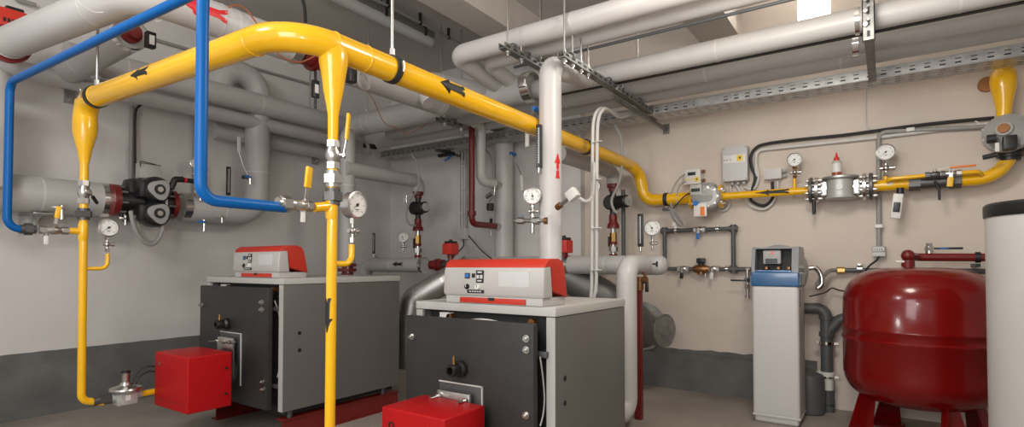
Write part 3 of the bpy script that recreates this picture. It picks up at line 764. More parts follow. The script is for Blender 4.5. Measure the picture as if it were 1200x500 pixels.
# ---- cable tray
def slotted(m, o, u, v, n, L, Hh, rows, per=.070, sl=.028, sh=.008, t=.0012):
    """sheet o + u*[0,L] + v*[0,H] with slot openings"""
    o = V(o); u = V(u); v = V(v); k = int(L/per)
    cuts = [0]
    for c in rows: cuts += [c-sh/2, c+sh/2]
    cuts.append(Hh)
    def quad(a0, a1, b0, b1): m.add([o+u*a0+v*b0, o+u*a1+v*b0, o+u*a1+v*b1, o+u*a0+v*b1], [(0, 1, 2, 3)])
    for j in range(len(cuts)-1):
        if j % 2 == 0: quad(0, L, cuts[j], cuts[j+1])
        else:
            off = .0 if (j//2) % 2 == 0 else per*.0
            for i in range(k+1):
                a = i*per; quad(a, min(a+per-sl, L), cuts[j], cuts[j+1])
ty0, ty1, tz, tx0, tx1 = -2.5, 4.4, 2.125, 3.97, 4.16
t = thing('cable_tray', 'perforated galvanised cable tray running along the upper right wall', 'cable tray', (tx0, 1.0, tz))
m = MB(); slotted(m, (tx0, ty0, tz), Y, Z, None, ty1-ty0, .068, (.022, .046))
sub(m, 'front_side', 'galv', t)
m = MB(); slotted(m, (tx1, ty0, tz), Y, Z, None, ty1-ty0, .068, (.022, .046))
sub(m, 'back_side', 'galv', t)
m = MB(); slotted(m, (tx0, ty0, tz), Y, X, None, ty1-ty0, tx1-tx0, (.03, .07, .12, .16))
sub(m, 'tray_floor', 'galv', t)
m = MB().tube([(tx0, ty0, tz+.068), (tx0, ty1, tz+.068)], .003, 0, 8).tube([(tx0, ty0, tz), (tx0, ty1, tz)], .003, 0, 8)
sub(m, 'rolled_edge', 'steel', t)
m = MB()
for i in range(11): m.tube([(tx0+.02+i*.015, ty0, tz+.022+.022*(i % 2)), (tx0+.02+i*.015, ty1, tz+.022+.022*(i % 2))], .0135, 0, 8)  # dense dark bundle added so the tray slots read dark
cbl = single(m, 'power_cable', 'rubber', 'dark cable filling added to darken the slots of the cable tray', 'cable'); cbl['kind'] = 'stuff'
m = MB().box((tx0-.003, .93, tz+.006), (tx0-.001, 1.13, tz+.062))
sub(m, 'splice_plate', 'galv', t)
for yy in (3.6, 1.49, -1.6):
    q = thing('tray_bracket', {3.6: 'cantilever arm under the cable tray above the left pump', 1.49: 'cantilever arm with cable loop under the cable tray right of the riser', -1.6: 'cantilever arm under the cable tray beyond the right edge'}[yy], 'bracket', (XR, yy, tz-.03))
    xr = XR-.08 if yy > YC else XR
    sub(MB().box((tx0-.62 if yy == 1.49 else tx0-.02, yy-.011, tz-.026), (xr, yy+.011, tz-.003)).box((xr-.010, yy-.025, tz-.05), (xr, yy+.025, tz+.03)), 'arm', 'galv_dull', q)

# ================================================================== RISERS AND HEADERS
r2x, r2y = 2.70, 1.583
def ex(t):
    a = MB(); pipe_arrow(a, (r2x, r2y, at(652, 181, 'x', r2x).z), Z, (-.35, -.95, 0), .0655, [(0, 0, .002), (.055, 0, .022), (.0551, 0, .009), (.12, 0, .011), (.14, 0, .016)])
    sub(a, 'flow_arrow', 'arrow_red', t, 'red arrow pointing up')
pipe('tall white riser pipe with red up arrow behind the right boiler panel', [(r2x, r2y, .55), (r2x, r2y, 2.135), (3.28, r2y+.05, 2.245)], .0645, .08, 'jacket_light', seams=((0, .25), (0, .62), (0, .85)), extra=ex)
hx = 4.12
pipe('large white horizontal header low on the back wall behind the right boiler', [(hx, 2.05, .90), (hx, 3.38, .90)], .175, m='jacket_light', seams=((0, .4),))
r1 = V((4.20, 2.97, 0))
pipe('white riser pipe standing on the header, passing behind the cable tray', [(r1.x, r1.y, .95), (r1.x, r1.y, 2.32), (3.9, r1.y, 2.32)], .088, .11, 'jacket_light', seams=((0, .3), (0, .62)))
RX, RY = 2.95, 3.66
def ex(t):
    sub(MB().ring((RX, RY, 1.02), Z, .066, .02, .004), 'end_ring', 'chrome', t)
pipe('grey riser pipe behind the centre yellow drop, ending in a dark red flange', [(RX, RY, 1.01), (RX, RY, 2.075), (3.27, 4.0, 2.09)], .061, .075, m='jacket', seams=((0, .6),), extra=ex)
t = thing('flange', 'dark red flange at the foot of the grey riser behind the left boiler', 'flange', (RX, RY, .9))
sub(MB().cyl((RX, RY, .985), (RX, RY, 1.01), .075).cyl((RX, RY, .945), (RX, RY, .97), .075).cyl((RX, RY, .8), (RX, RY, .985), .05), 'disc', 'red_oxide', t)
b = MB()
for i in range(6):
    a = i*math.pi/3; b.cyl((RX+.056*math.cos(a), RY+.056*math.sin(a), .93), (RX+.056*math.cos(a), RY+.056*math.sin(a), 1.02), .007, seg=8)
sub(b, 'bolt', 'steel', t)
# horizontal boiler headers with arrow
lx = 3.6
y_a = 4.19; y_b = 3.42
def ex(t):
    a = MB(); pipe_arrow(a, (lx, at(466, 312, 'x', lx).y, .998), Y, (-1, -.35, .12), .0675, arrow_prof(.13, .05)); sub(a, 'flow_arrow', 'arrow_black', t, 'black flow arrow')
    sub(MB().ring((lx, y_b, .998), Y, .066, .03, .006), 'band_clamp', 'chrome', t)
pipe('grey horizontal pipe with black arrow behind the left boiler', [(lx, y_b, .998), (lx, y_a, .998), (lx-.02, y_a, .62)], .066, .10, 'jacket', extra=ex, seams=((0, .5),))
y_c = 1.955; y_d = 1.21
def ex(t):
    sub(MB().ring((lx, y_c, .998), Y, .066, .03, .006), 'band_clamp', 'chrome', t)
    a = MB(); pipe_arrow(a, (lx, at(764, 313, 'x', lx).y, .998), Y, (-1, -.15, .1), .0685, [(0, 0, .012), (.02, 0, .012), (.021, 0, .006), (.05, 0, .006), (.051, 0, .018), (.065, 0, .018)]); sub(a, 'sticker', 'arrow_black', t, 'short black sticker')
pipe('grey horizontal pipe with rounded end behind the right boiler', [(lx, y_c, .998), (lx, y_d+.06, .998)], .067, m='jacket', extra=ex, seams=((0, .45),))
sub(MB().lathe([(.067, 0), (.062, .025), (.048, .045), (.025, .057), (.004, .06)], (lx, y_d+.06, .998), -Y, 24), 'end_cap', 'jacket', bpy.data.objects[[o.name for o in bpy.data.objects if o.get('label', '').startswith('grey horizontal pipe with rounded')][0]])
vx, vy = 3.24, at(734.5, 400, 'x', 3.24).y
pipe('white vertical pipe at the right rear edge of the right boiler', [(lx-.02, vy, 1.0), (vx, vy, 1.0), (vx, vy, .09), (vx-.45, vy+.1, .085)], .064, .09, 'jacket_light', seams=((1, .12),))
# three-way valves with red actuators
def mixing_valve(label, y, ydir):
    """valve on the header pipe at height 1.0; ydir: side on which the flange lies"""
    c = V((lx, y, .998)); d = Y*ydir
    t = thing('mixing_valve', label, 'valve', c)
    sub(MB().cyl(c+d*.13, c+d*.10, .055).cyl(c+d*.10, c+d*.05, .048).cyl(c+d*.13, c+d*.2, .04), 'flange', 'red_oxide', t)
    sub(MB().cyl(c+d*.06, c-d*.12, .032).lathe([(.03, -.05), (.045, -.02), (.045, .02), (.03, .05)], c-d*.03, Y, 20).cyl(c-d*.13, c-d*.09, .042).cyl(c-d*.03, c-d*.03+Z*.07, .022), 'body', 'dark_steel', t)
    b = c-d*.03
    sub(MB().box(b+V((-.055, -.05, .09)), b+V((.05, .05, .185)), .008), 'actuator', 'actuator_red', t, 'red actuator box')
    sub(MB().box(b+V((-.04, -.04, .185)), b+V((.04, .04, .205)), .004).cyl(b+Z*.205, b+Z*.22, .014), 'actuator_cap', 'black', t)
    sub(MB().cyl(b+Z*.06, b+Z*.092, .03), 'neck', 'red_oxide', t)
    return t
mixing_valve('three-way valve with red actuator left of the right boiler panel', at(523, 312, 'x', lx).y-.02, 1)
mixing_valve('three-way valve with red actuator right of the right boiler panel', at(668, 313, 'x', lx).y+.02, -1)
# red square post behind the white vertical pipe
pq = at(748, 490, 'z', 0)
pq = V((3.42, at(748.5, 420, 'x', 3.42).y, 0))
t = thing('drain_pipe', 'dark red vertical pipe right of the white vertical pipe', 'pipe', pq)
sub(MB().box(pq+V((-.022, -.022, 0)), pq+V((.022, .022, .835)), .004), 'pipe_run', 'red_oxide', t)
t = thing('valve', 'red-brown valve with black handle on top of the dark red vertical pipe', 'valve', pq+Z*.835)
q = pq+V((0, -.01, .90))
sub(MB().cyl(q-Z*.065, q+Z*.02, .025).cyl(q-Y*.05, q+Y*.05, .022).ring(q+Z*.02, X, .03, .03, .012), 'body', 'bronze', t)
sub(MB().box(q+V((-.03, -.065, -.075)), q+V((-.01, -.045, -.01)), .004), 'handle', 'black', t)

# sloped pump pipes (run along X to the wall)
def circulation(label_pipe, label_pump, y, xs, xe, z, dz, r, arrow=None):
    def ex(t):
        sub(MB().box((xe-.14, y-.055, z+.01), (xe-.05, y-.05-r*.1, z+.03), .003), 'strap_buckle', 'black', t)
    t = pipe(label_pipe, [(xs, y, z+dz), (xe, y, z), (xe, y, z-.10)], r, r*1.1, 'jacket', seams=((0, .8),))
    zz = z-.10
    p = thing('circulation_pump', label_pump, 'pump', (xe, y, zz-.2))
    sub(MB().cyl((xe, y, zz-.03), (xe, y, zz), .05).cyl((xe, y, zz-.06), (xe, y, zz-.035), .035), 'upper_flange', 'red_oxide', p)
    k = zz-.155
    sub(MB().cyl((xe, y, k-.10), (xe, y, k+.10), .026).lathe([(.04, -.05), (.06, -.03), (.06, .03), (.04, .05)], (xe, y-.01, k), X, 24).lathe([(.055, -.0), (.062, .02), (.062, .06), (.05, .07)], (xe, y-.0, k), -X, 24), 'volute', 'black', p)
    mo = sub(MB().cyl((xe-.02, y-.03, k), (xe-.06, y-.15, k), .052, bev=.008), 'motor', 'black', p)
    fn = MB()
    for i in range(10):
        a = i*math.pi/5; fn.box((0, 0, 0), (.001, .001, .001))
    sub(MB().cyl((xe-.06, y-.15, k), (xe-.066, y-.165, k), .038).cyl((xe-.066, y-.165, k), (xe-.07, y-.175, k), .012), 'motor_cap', 'cap_grey', mo)
    sub(MB().lathe([(.05, .0), (.048, .03), (.034, .05), (.034, .11)], (xe, y, k-.21), Z, 24), 'lower_flange', 'red_oxide', p)
    return p, k
cp_, kz = circulation('grey insulated pipe sloping to the right wall pump behind the white cables', 'black circulation pump on the right wall, right of the white cables', 1.865, 3.30, 4.20, 1.765, .0, .056)
cp2_, kz2 = circulation('grey insulated pipe ending above the pump at the far corner', 'black circulation pump at the far corner above the arrow pipe', at(490, 225, 'x', 3.75).y, 2.9, 3.75, at(486, 213, 'x', 3.75).z, .0, .062)
yp2 = at(490, 225, 'x', 3.75).y
# check valve columns beneath the pumps
def column(label, x, y, z0, z1):
    t = thing('check_valve', label, 'valve', (x, y, z0))
    h = z1-z0
    sub(MB().cyl((x, y, z0), (x, y, z1), .022).hexn((x, y, z0+h*.18), (x, y, z0+h*.34), .036), 'body', 'steel', t)
    sub(MB().hexn((x, y, z0+h*.5), (x, y, z0+h*.82), .030), 'brass_union', 'brass', t)
    sub(MB().cyl((x, y, z0+h*.42), (x, y, z0+h*.52), .033).cyl((x, y, z0-.01), (x, y, z0+h*.1), .034), 'red_collar', 'red_oxide', t)
    sub(MB().box((x-.03, y+.02, z0+h*.35), (x-.015, y+.035, z0+h*.70), .003), 'handle', 'black', t)
column('brass and steel check valve column under the right wall pump', 4.20, 1.865, 1.065, kz-.205)
column('brass and steel check valve column under the far corner pump', 3.75, yp2, 1.065, kz2-.205)
single(MB().tube([(4.26, 1.80, 1.06), (4.26, 1.80, 1.62)], .017, 0, 14), 'riser_pipe', 'pvc_grey', 'thin dark grey vertical pipe behind the right wall pump', 'pipe')
# drain fittings at the sloped pipe ends
for lab, x, y, z in (('small vent tap on the right wall pump pipe elbow', 4.17, 1.98, 1.66), ('small vent tap on the far corner pump pipe elbow', 3.72, yp2+.12, at(479, 232, 'x', 3.7).z)):
    t = thing('drain_tap', lab, 'tap', (x, y, z))
    sub(MB().cyl((x, y, z-.04), (x, y, z+.03), .010).hexn((x, y, z-.02), (x, y, z+.01), .015), 'body', 'chrome', t)
    sub(MB().box((x-.025, y+.005, z-.045), (x-.017, y+.022, z+.005), .003), 'lever', 'white', t)
# cables to pumps
single(MB().curve([at(*p, 'x', 3.95) for p in ((720, 146), (727, 160), (729, 185), (726, 212), (717, 233), (719, 245), (724, 250))], .011), 'pump_cable', 'cable_grey', 'grey cable curving from the tray down to the right wall pump', 'cable')
single(MB().curve([at(*p, 'x', 3.65) for p in ((482, 181), (488, 190), (491, 208), (489, 222), (480, 236), (476, 250), (479, 262), (487, 264))], .009), 'pump_cable', 'cable_grey', 'grey cable curving from the tray down to the far corner pump', 'cable')

# ------------------------------------------------------------------ twin pump on the left wall
pc = V((at(181, 237, 'y', 4.25).x, 4.34, WZ))
t = thing('twin_pump', 'black twin-head circulation pump on the left wall between two grey pipes', 'pump', pc-Z*.2)
sub(MB().cyl(pc-X*.238, pc-X*.20, .108), 'flange', 'red_oxide', t)
sub(MB().cyl(pc+X*.135, pc+X*.165, .105), 'flange', 'red_oxide', t)
fb = MB()
for sx in (-.19, .125):
    for i in range(8):
        a = i*math.pi/4+.2; fb.hexn(pc+V((sx-.035 if sx > 0 else sx-.01, .095*math.cos(a), .095*math.sin(a))), pc+V((sx+.01 if sx > 0 else sx+.03, .095*math.cos(a), .095*math.sin(a))), .011)
sub(fb, 'flange_bolt', 'dark_steel', t)
sub(MB().box(pc+V((-.15, -.06, -.15)), pc+V((.11, .08, .16)), .04).cyl(pc-X*.21, pc+X*.145, .082).ring(pc+X*.02, X, .12, .05, .02), 'volute', 'black', t)
for sz, lz in ((.083, 'upper'), (-.083, 'lower')):
    hc = pc+V((.0, -.05, sz))
    h = sub(MB().lathe([(.095, .0), (.095, .06), (.085, .10), (.07, .115)], hc, -Y, 28).box(hc+V((-.115, -.09, -.06)), hc+V((-.05, -.0, .06)), .02), 'motor_head', 'black', t)
    pts = []
    for i in range(24):
        a = 2*math.pi*i/24; r = .068*(1+.13*math.cos(3*a)); pts.append((r*math.cos(a), r*math.sin(a)))
    sub(MB(frame(hc-Y*.112, -Y, (-.9, 0, .2))).prism(pts, .010, .003), 'head_plate', 'cap_grey', h)
    sub(MB().cyl(hc-Y*.12, hc-Y*.127, .036).cyl(hc-Y*.127, hc-Y*.129, .029), 'dial_ring', 'black', h)
    sub(MB().cyl(hc-Y*.127, hc-Y*.134, .018), 'hub', 'steel', h)
sub(MB().box(pc+V((.06, -.12, -.05)), pc+V((.075, -.10, .03)), .004), 'status_window', 'panel_pale', t)
# control box above the pump
q = at(173.5, 201, 'y', 4.35)
t = thing('pump_control_box', 'small grey terminal box above the black twin pump', 'electrical box', q)
sub(MB().box(q+V((-.066, -.04, -.055)), q+V((.066, .04, .055)), .006), 'box', 'panel_grey', t)
sub(MB().box(q+V((-.066, -.044, .046)), q+V((.066, -.038, .05))), 'cover_seam', 'dark_steel', t)
sub(MB().cyl(q+V((-.03, 0, -.055)), q+V((-.03, 0, -.085)), .013).cyl(q+V((.02, 0, -.055)), q+V((.02, 0, -.085)), .013), 'cable_gland', 'cap_grey', t)
sub(MB().tube([q+V((-.07, -.05, .02)), q+V((-.07, -.05, .06)), q+V((.03, -.05, .05))], .003, .01, 8), 'wire_clip', 'black', t)
for lab, pp in (('outer grey cable looping under the twin pump', ((153, 247), (157, 265), (166, 281), (178, 286), (187, 278), (192, 262))), ('inner grey cable looping under the twin pump', ((158, 252), (164, 270), (174, 283), (182, 283), (188, 272), (186, 258)))):
    single(MB().curve([at(*p, 'y', 4.22 if 'outer' in lab else 4.26) for p in pp], .014), 'pump_cable', 'cable_grey', lab, 'cable')
# black elbow lever right of the pump with red ring
q = at(212, 212, 'y', 4.2)
t = thing('shutoff_valve', 'black bent valve handle with red ring right of the twin pump', 'valve', q)
sub(MB().tube([at(200, 221, 'y', 4.2), at(205, 210, 'y', 4.2), at(214, 210, 'y', 4.2)], .022, .02, 14), 'grip', 'black', t)
sub(MB().cyl(at(214, 210.5, 'y', 4.2), at(228, 212.5, 'y', 4.2), .017), 'stem', 'black', t)
sub(MB().cyl(at(215.5, 210.8, 'y', 4.2), at(218, 211, 'y', 4.2), .019), 'ring', 'arrow_red', t)
# little taps on the wall pipes
def tap(label, c, d=(0, -1, 0), lever='tag_blue', s=1.0):
    c = V(c); d = V(d).normalized(); t = thing('drain_tap', label, 'tap', c)
    sub(MB().cyl(c, c+d*.05*s, .010*s).hexn(c+d*.015*s, c+d*.03*s, .016*s).cyl(c+d*.045*s+Z*.012*s, c+d*.045*s-Z*.065*s, .012*s).cyl(c+d*.045*s-Z*.065*s, c+d*.045*s-Z*.075*s, .016*s), 'body', 'chrome', t)
    sub(MB().box(c+d*.06*s+V((-.06*s, -.004, -.008)), c+d*.06*s+V((.005*s, .004, .008)), .003), 'lever', lever, t)
    return t
tap('small chrome tap under the left grey wall pipe near the yellow valve', at(70, 241, 'y', 4.30), (0, -1, -.3), 'steel')
tap('small chrome tap with blue lever under the right grey wall pipe', at(236, 257, 'y', 4.32), (0, -1, -.4), 'tag_blue')
tap('tiny drain tap under the pump flange on the left wall', at(146, 250, 'y', 4.28), (0, -.6, -1), 'steel', .7)
tap('small chrome vent tap on top of the wall pipe behind the blue vent', at(232, 227, 'y', 4.33), (0, -1, .2), 'white', .8)
tap('small tap at the base of the white-handled lever on the left wall', at(290, 208, 'y', 4.28), (0, -1, 0), 'tag_blue', .8)
tap('small tap low on the grey wall pipe elbow', at(258, 254, 'y', 4.30), (0, -1, 0), 'steel', .6)
# white handled lever valves
def white_lever(label, grip0, grip1, piv, ax, v_, hub='dark_steel'):
    g0 = at(*grip0, ax, v_); g1 = at(*grip1, ax, v_); p = at(*piv, ax, v_)
    t = thing('lever_valve', label, 'valve', p)
    hd = V((0, 1, 0)) if ax == 'y' else V((1, 0, 0))
    sub(MB().cyl(p-hd*.02, p+hd*.05, .016).hexn(p-hd*.03, p-hd*.018, .013), 'spindle', hub, t)
    sub(MB().tube([p-hd*.024, p.lerp(g1, .5)+Z*.0, g1], .0055, .02, 10), 'lever', 'steel', t)
    sub(MB(frame(g1, g0-g1, hd)).box((-.006, -.014, 0), (.006, .014, (g0-g1).length), .005), 'grip', 'grip_white', t)
white_lever('white-handled lever valve upright on the left wall left of the grey riser', (280, 160), (280, 178), (289, 207), 'y', 4.28)
white_lever('white-handled lever beside the thermometer at the top of the tall riser', (618, 172), (618, 151), (628, 128), 'x', 2.82, 'tag_blue')
white_lever('white-handled lever hanging right of the second white riser', (612, 223), (611, 205), (600, 180), 'x', 4.05, 'tag_blue')
white_lever('white-handled lever hanging at the top of the grey riser behind the yellow drop', (420, 209), (420, 196), (412, 182), 'y', 3.98, 'tag_blue')
# bar thermometers
def thermometer(label, c, h, w, n, probe=True):
    c = V(c); t = thing('thermometer', label, 'thermometer', c-Z*h/2); M = frame(c, n, Z)
    sub(MB(M).box((-h/2, -w/2, -.012), (h/2, w/2, .004), .004), 'case', 'black', t)
    sub(MB(M).box((-h*.40, -w*.05, .004), (h*.42, w*.07, .0055)), 'glass_tube', 'dial', t)
    tk = MB(M)
    for i in range(15): tk.box((-h*.38+i*h*.055, w*.18, .004), (-h*.38+i*h*.055+.0015, w*.36, .0052))
    sub(tk, 'scale_marks', 'dial', t)
    if probe: sub(MB().cyl(c-Z*h/2, c-Z*(h/2+.03), .009).cyl(c-Z*(h/2+.012)-V(n)*.0, c-Z*(h/2+.03)+V((.06, .02, 0)), .007), 'probe', 'steel', t)
    return t
nC = V((-.82, -.56, 0))
thermometer('black bar thermometer on the tall white riser', at(631.5, 171, 'x', 2.62), .245, .033, (-.85, -.5, 0))
thermometer('black bar thermometer above the right grey wall pipe on the left wall', at(268, 212, 'y', 4.33), .23, .033, (0, -1, 0), False)
thermometer('black bar thermometer standing on the arrow pipe at the far corner', at(438, 285, 'x', 3.6), .20, .026, nC)
thermometer('black bar thermometer beside a dial gauge on the right boiler header', at(750.5, 269.5, 'x', 3.58), .225, .040, (-1, -.1, 0))
# water gauges
gauge('small dial gauge standing on the arrow pipe at the far corner', at(472, 278, 'x', 3.6), (-.85, -.5, 0), .048, .025, .07, needle=.4, stemx=0)
gauge('dial gauge beside the bar thermometer on the right boiler header', at(764, 267, 'x', 3.58), (-1, -.1, 0), .051, .028, .10, needle=.6)
gauge('dial gauge with tap assembly left of the tall white riser', at(624, 229.5, 'x', 2.60), (-.85, -.5, 0), .047, .03, .07, needle=.2)
gauge('dial gauge partly hidden behind the blue vent leg on the left wall', at(230, 191, 'y', 4.45), (-.2, -1, 0), .043, .03, .08, needle=1.0)
# tap line left of riser
q = at(622, 258, 'x', 2.62)
t = thing('isolating_valve', 'blue-lever tap assembly below the gauge on the tall white riser', 'valve', q)
a_ = at(603, 258.5, 'x', 2.65); b_ = at(642, 258.5, 'x', 2.64)
sub(MB().cyl(a_, b_, .011).hexn(a_.lerp(b_, .1), a_.lerp(b_, .3), .020).hexn(a_.lerp(b_, .55), a_.lerp(b_, .75), .021).cyl(a_.lerp(b_, .55)-Z*.0, a_.lerp(b_, .55)+Z*.05, .012).cyl(a_.lerp(b_, .55), a_.lerp(b_, .55)-Z*.07, .012), 'body', 'steel', t)
sub(MB().cyl(b_, b_+Y*.02, .020), 'end_cap', 'bronze', t)
sub(MB().box(a_.lerp(b_, .2)+V((-.03, -.03, .02)), a_.lerp(b_, .45)+V((-.02, .03, .035)), .003), 'lever', 'tag_blue', t)
# immersion sensor on the riser with white head
q0 = at(653, 243, 'x', 2.62); q1 = at(667, 231.5, 'x', 2.58); q2 = at(674, 225.5, 'x', 2.58)
t = thing('temperature_sensor', 'angled brass sensor with white head on the tall white riser', 'sensor', q0)
sub(MB().cyl(q0, q0.lerp(q1, .3), .018), 'socket', 'bronze', t)
sub(MB().cyl(q0.lerp(q1, .25), q1, .012), 'probe', 'steel', t)
sub(MB(frame(q1.lerp(q2, -.1), q2-q1, X)).box((-.025, -.028, 0), (.02, .028, .062), .006), 'head', 'white', t)
single(MB().curve([at(px, py, 'x', d) for px, py, d in ((679, 232, 2.60), (686, 236, 2.65), (692, 233, 2.8), (695, 224, 3.0), (696, 205, 3.17), (696, 190, 3.18))], .010), 'sensor_cable', 'cable_white', 'white cable from the angled sensor up into the cable pair', 'cable')
# pair of white vertical cables with loop from the tray
for i, lab in enumerate(('left of the two white cables dropping behind the right boiler', 'right of the two white cables dropping behind the right boiler')):
    dx = i*5.2
    pts = [at(692.5+dx*.7, 348, 'x', 3.20), at(693.5+dx, 330, 'x', 3.20), at(694+dx, 250, 'x', 3.20), at(694.5+dx, 170, 'x', 3.20), at(696+dx, 140, 'x', 3.22), at(702+dx, 128, 'x', 3.3), at(712+dx*.5, 128+i*2, 'x', 3.5), at(725, 134+i*3, 'x', 3.75), at(738, 132+i*3, 'x', 3.95), at(752, 127+i*3, 'x', 4.05)]
    single(MB().curve(pts, .0115, 10), 'conduit_cable', 'cable_white', lab, 'cable')
s = MB()
for py, lab in ((166, 'topmost'), (210, 'second from top'), (267, 'third from top'), (316, 'lowest')):
    a = at(699, py, 'x', 3.19); single(MB().box(a+V((-.012, -.034, -.003)), a+V((.014, .034, .003)), .002), 'cable_tie', 'white', '%s of the white ties joining the two white cables' % lab, 'cable tie', 'ties on the white cables')
# white conduits on the back wall with junction box
t = thing('cable_conduit', 'white cables clipped to the back wall left of the red pipe', 'conduit', at(542, 270, 'x', 4.32))
m = MB()
for i, px in enumerate((538.5, 541.5)): m.tube([at(px, 272, 'x', 4.33), at(px, 132, 'x', 4.33)], .010, 0, 10)
sub(m, 'cable_run', 'cable_white', t)
m = MB().tube([at(546.5, 272, 'x', 4.32), at(546.5, 170, 'x', 4.32), at(552, 163, 'x', 4.3)], .011, .06, 10)
sub(m, 'cable_branch', 'cable_grey', t)
m = MB()
for py in (171, 195, 222, 250): a = at(541, py, 'x', 4.325); m.box(a+V((-.012, -.045, -.004)), a+V((.02, .045, .004)))
sub(m, 'clip', 'white', t)
q = at(543, 274, 'x', 4.31)
t = thing('junction_box', 'white junction box at the foot of the cables left of the red pipe', 'electrical box', q)
sub(MB().box(q+V((-.04, -.05, -.055)), q+V((.04, .05, .055)), .006), 'box', 'white', t)
sub(MB().box(q+V((-.043, -.044, -.05)), q+V((-.039, .044, .05)), .003), 'cover', 'panel_pale', t)
single(MB().curve([at(543, 281, 'x', 4.3), at(543, 288, 'x', 4.2), at(537, 295, 'x', 4.0), at(531, 301, 'x', 3.75)], .007), 'actuator_cable', 'black', 'black cable from the junction box to the left red actuator', 'cable')
single(MB().curve([at(549, 276, 'x', 4.3), at(556, 284, 'x', 4.2), at(565, 294, 'x', 4.0), at(576, 303, 'x', 3.8)], .006), 'boiler_cable', 'black', 'black cable from the junction box down behind the boiler panel', 'cable')
# red pipe and white bent pipe next to riser 1
rp = V((3.72, 2.97, 0))
t = thing('red_pipe', 'dark red vertical pipe with an elbow into the second white riser', 'pipe', rp+Z*1.3)
zt1 = at(551, 262, 'y', 2.97).z
sub(MB().tube([(rp.x, rp.y, 2.20), (rp.x, rp.y, zt1), (4.13, rp.y, zt1)], .027, .06, 18), 'pipe_run', 'red_oxide', t)
sub(MB().cyl((rp.x, rp.y, zt1+.07), (rp.x, rp.y, zt1+.11), .038), 'coupling', 'red_oxide', t)
sub(MB().cyl((4.06, rp.y, zt1), (4.125, rp.y, zt1), .033), 'sleeve', 'steel', t)
wx = 3.86
zt2 = at(566, 213, 'y', 2.97).z
t = pipe('slim white pipe with an elbow between the red pipe and the second white riser', [(3.66, 2.90, 2.215), (wx-.06, 2.93, 2.215), (wx-.04, 2.95, 2.0), (wx-.04, 2.95, zt2), (4.02, 2.95, zt2)], .043, .07, 'jacket_light', seams=((3, .4),))
sub(MB().cyl((4.0, 2.95, zt2), (4.12, 2.95, zt2), .022).hexn((4.05, 2.95, zt2), (4.09, 2.95, zt2), .034), 'fitting', 'steel', t)
q = at(577, 240, 'x', 3.98)
t = thing('vent_valve', 'small hanging air valve with dark cap beside the second white riser', 'valve', q)
sub(MB().tube([at(580, 218, 'x', 4.0), at(579, 228, 'x', 4.0), at(573, 236, 'x', 4.0)], .009, .01, 10).cyl(at(570, 231, 'x', 4.0), at(577, 226, 'x', 4.0), .02), 'body', 'steel', t)
sub(MB().lathe([(.03, -.035), (.034, -.02), (.034, .02), (.03, .03)], at(574.5, 242, 'x', 4.0), Z, 20), 'cap', 'rubber', t)
single(MB().curve([at(*p, 'x', 4.05) for p in ((567, 174), (574, 181), (578, 192), (578, 210), (577, 222))], .010), 'sensor_cable', 'cable_grey', 'grey cable arching down beside the second white riser', 'cable')
# thermometer/clip behind red elbow
q = at(575.5, 262, 'x', 4.1)
t = thing('thermometer', 'short black thermometer behind the red pipe elbow', 'thermometer', q)
sub(MB().box(q+V((-.01, -.012, -.02)), q+V((.01, .012, .05)), .003), 'case', 'black', t)
sub(MB().cyl(q-Z*.02, q-Z*.11, .006), 'probe', 'steel', t)
# dark valve in front of the tray near corner
q = at(524, 181, 'x', 4.1)
t = thing('lever_valve', 'dark lever valve with blue tip under the cable tray left of the white conduit', 'valve', q)
sub(MB().cyl(q+Y*.11-Z*.0, q-Y*.09, .018).cyl(q-Y*.02, q-Y*.02+Z*.06, .02), 'body', 'black', t)
sub(MB().tube([q-Y*.06-Z*.02, q+Y*.03-Z*.06], .010), 'lever', 'tag_blue', t)
# curved grey hoses near corner above tray
single(MB().curve([at(*p, 'x', 3.8) for p in ((418, 168), (425, 165), (431, 170), (433, 180))], .018), 'flexible_hose', 'cable_grey', 'short curved grey hose at the left end of the cable tray', 'hose')
single(MB().cyl(at(425, 170, 'x', 3.85), at(440, 172, 'x', 3.85), .026), 'pipe_clamp', 'rubber', 'dark pipe sleeve at the left end of the cable tray', 'sleeve')

# ================================================================== FLUE DUCTS
fy_ = 3.25; 
d0 = at(477, 365, 'x', 3.0)
t = thing('flue_duct', 'silver sheet-metal flue rising diagonally behind the right boiler from the left one', 'duct', d0)
pA = V((2.95, at(476, 370, 'x', 2.95).y+.02, .55)); pB = V((2.95, at(484, 346, 'x', 2.95).y, .80))
pts = [V((2.72, 2.52, .62)), V((2.95, 2.44, .70)), at(500, 345, 'x', 3.05), at(545, 317, 'x', 3.25)]
pts = [at(480, 430, 'x', 3.0), at(479.5, 375, 'x', 3.0), at(484, 351, 'x', 3.02), at(552, 312, 'x', 3.25)]
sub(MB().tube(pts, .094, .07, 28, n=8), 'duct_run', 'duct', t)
s = MB()
for f in (.10, .55): a, b = pts[2], pts[3]; s.ring(a.lerp(b, f), b-a, .094, .012, .003)
a, b = pts[0], pts[1]; s.ring(a.lerp(b, .93), b-a, .094, .01, .003)
sub(s, 'seam_ring', 'steel', t)
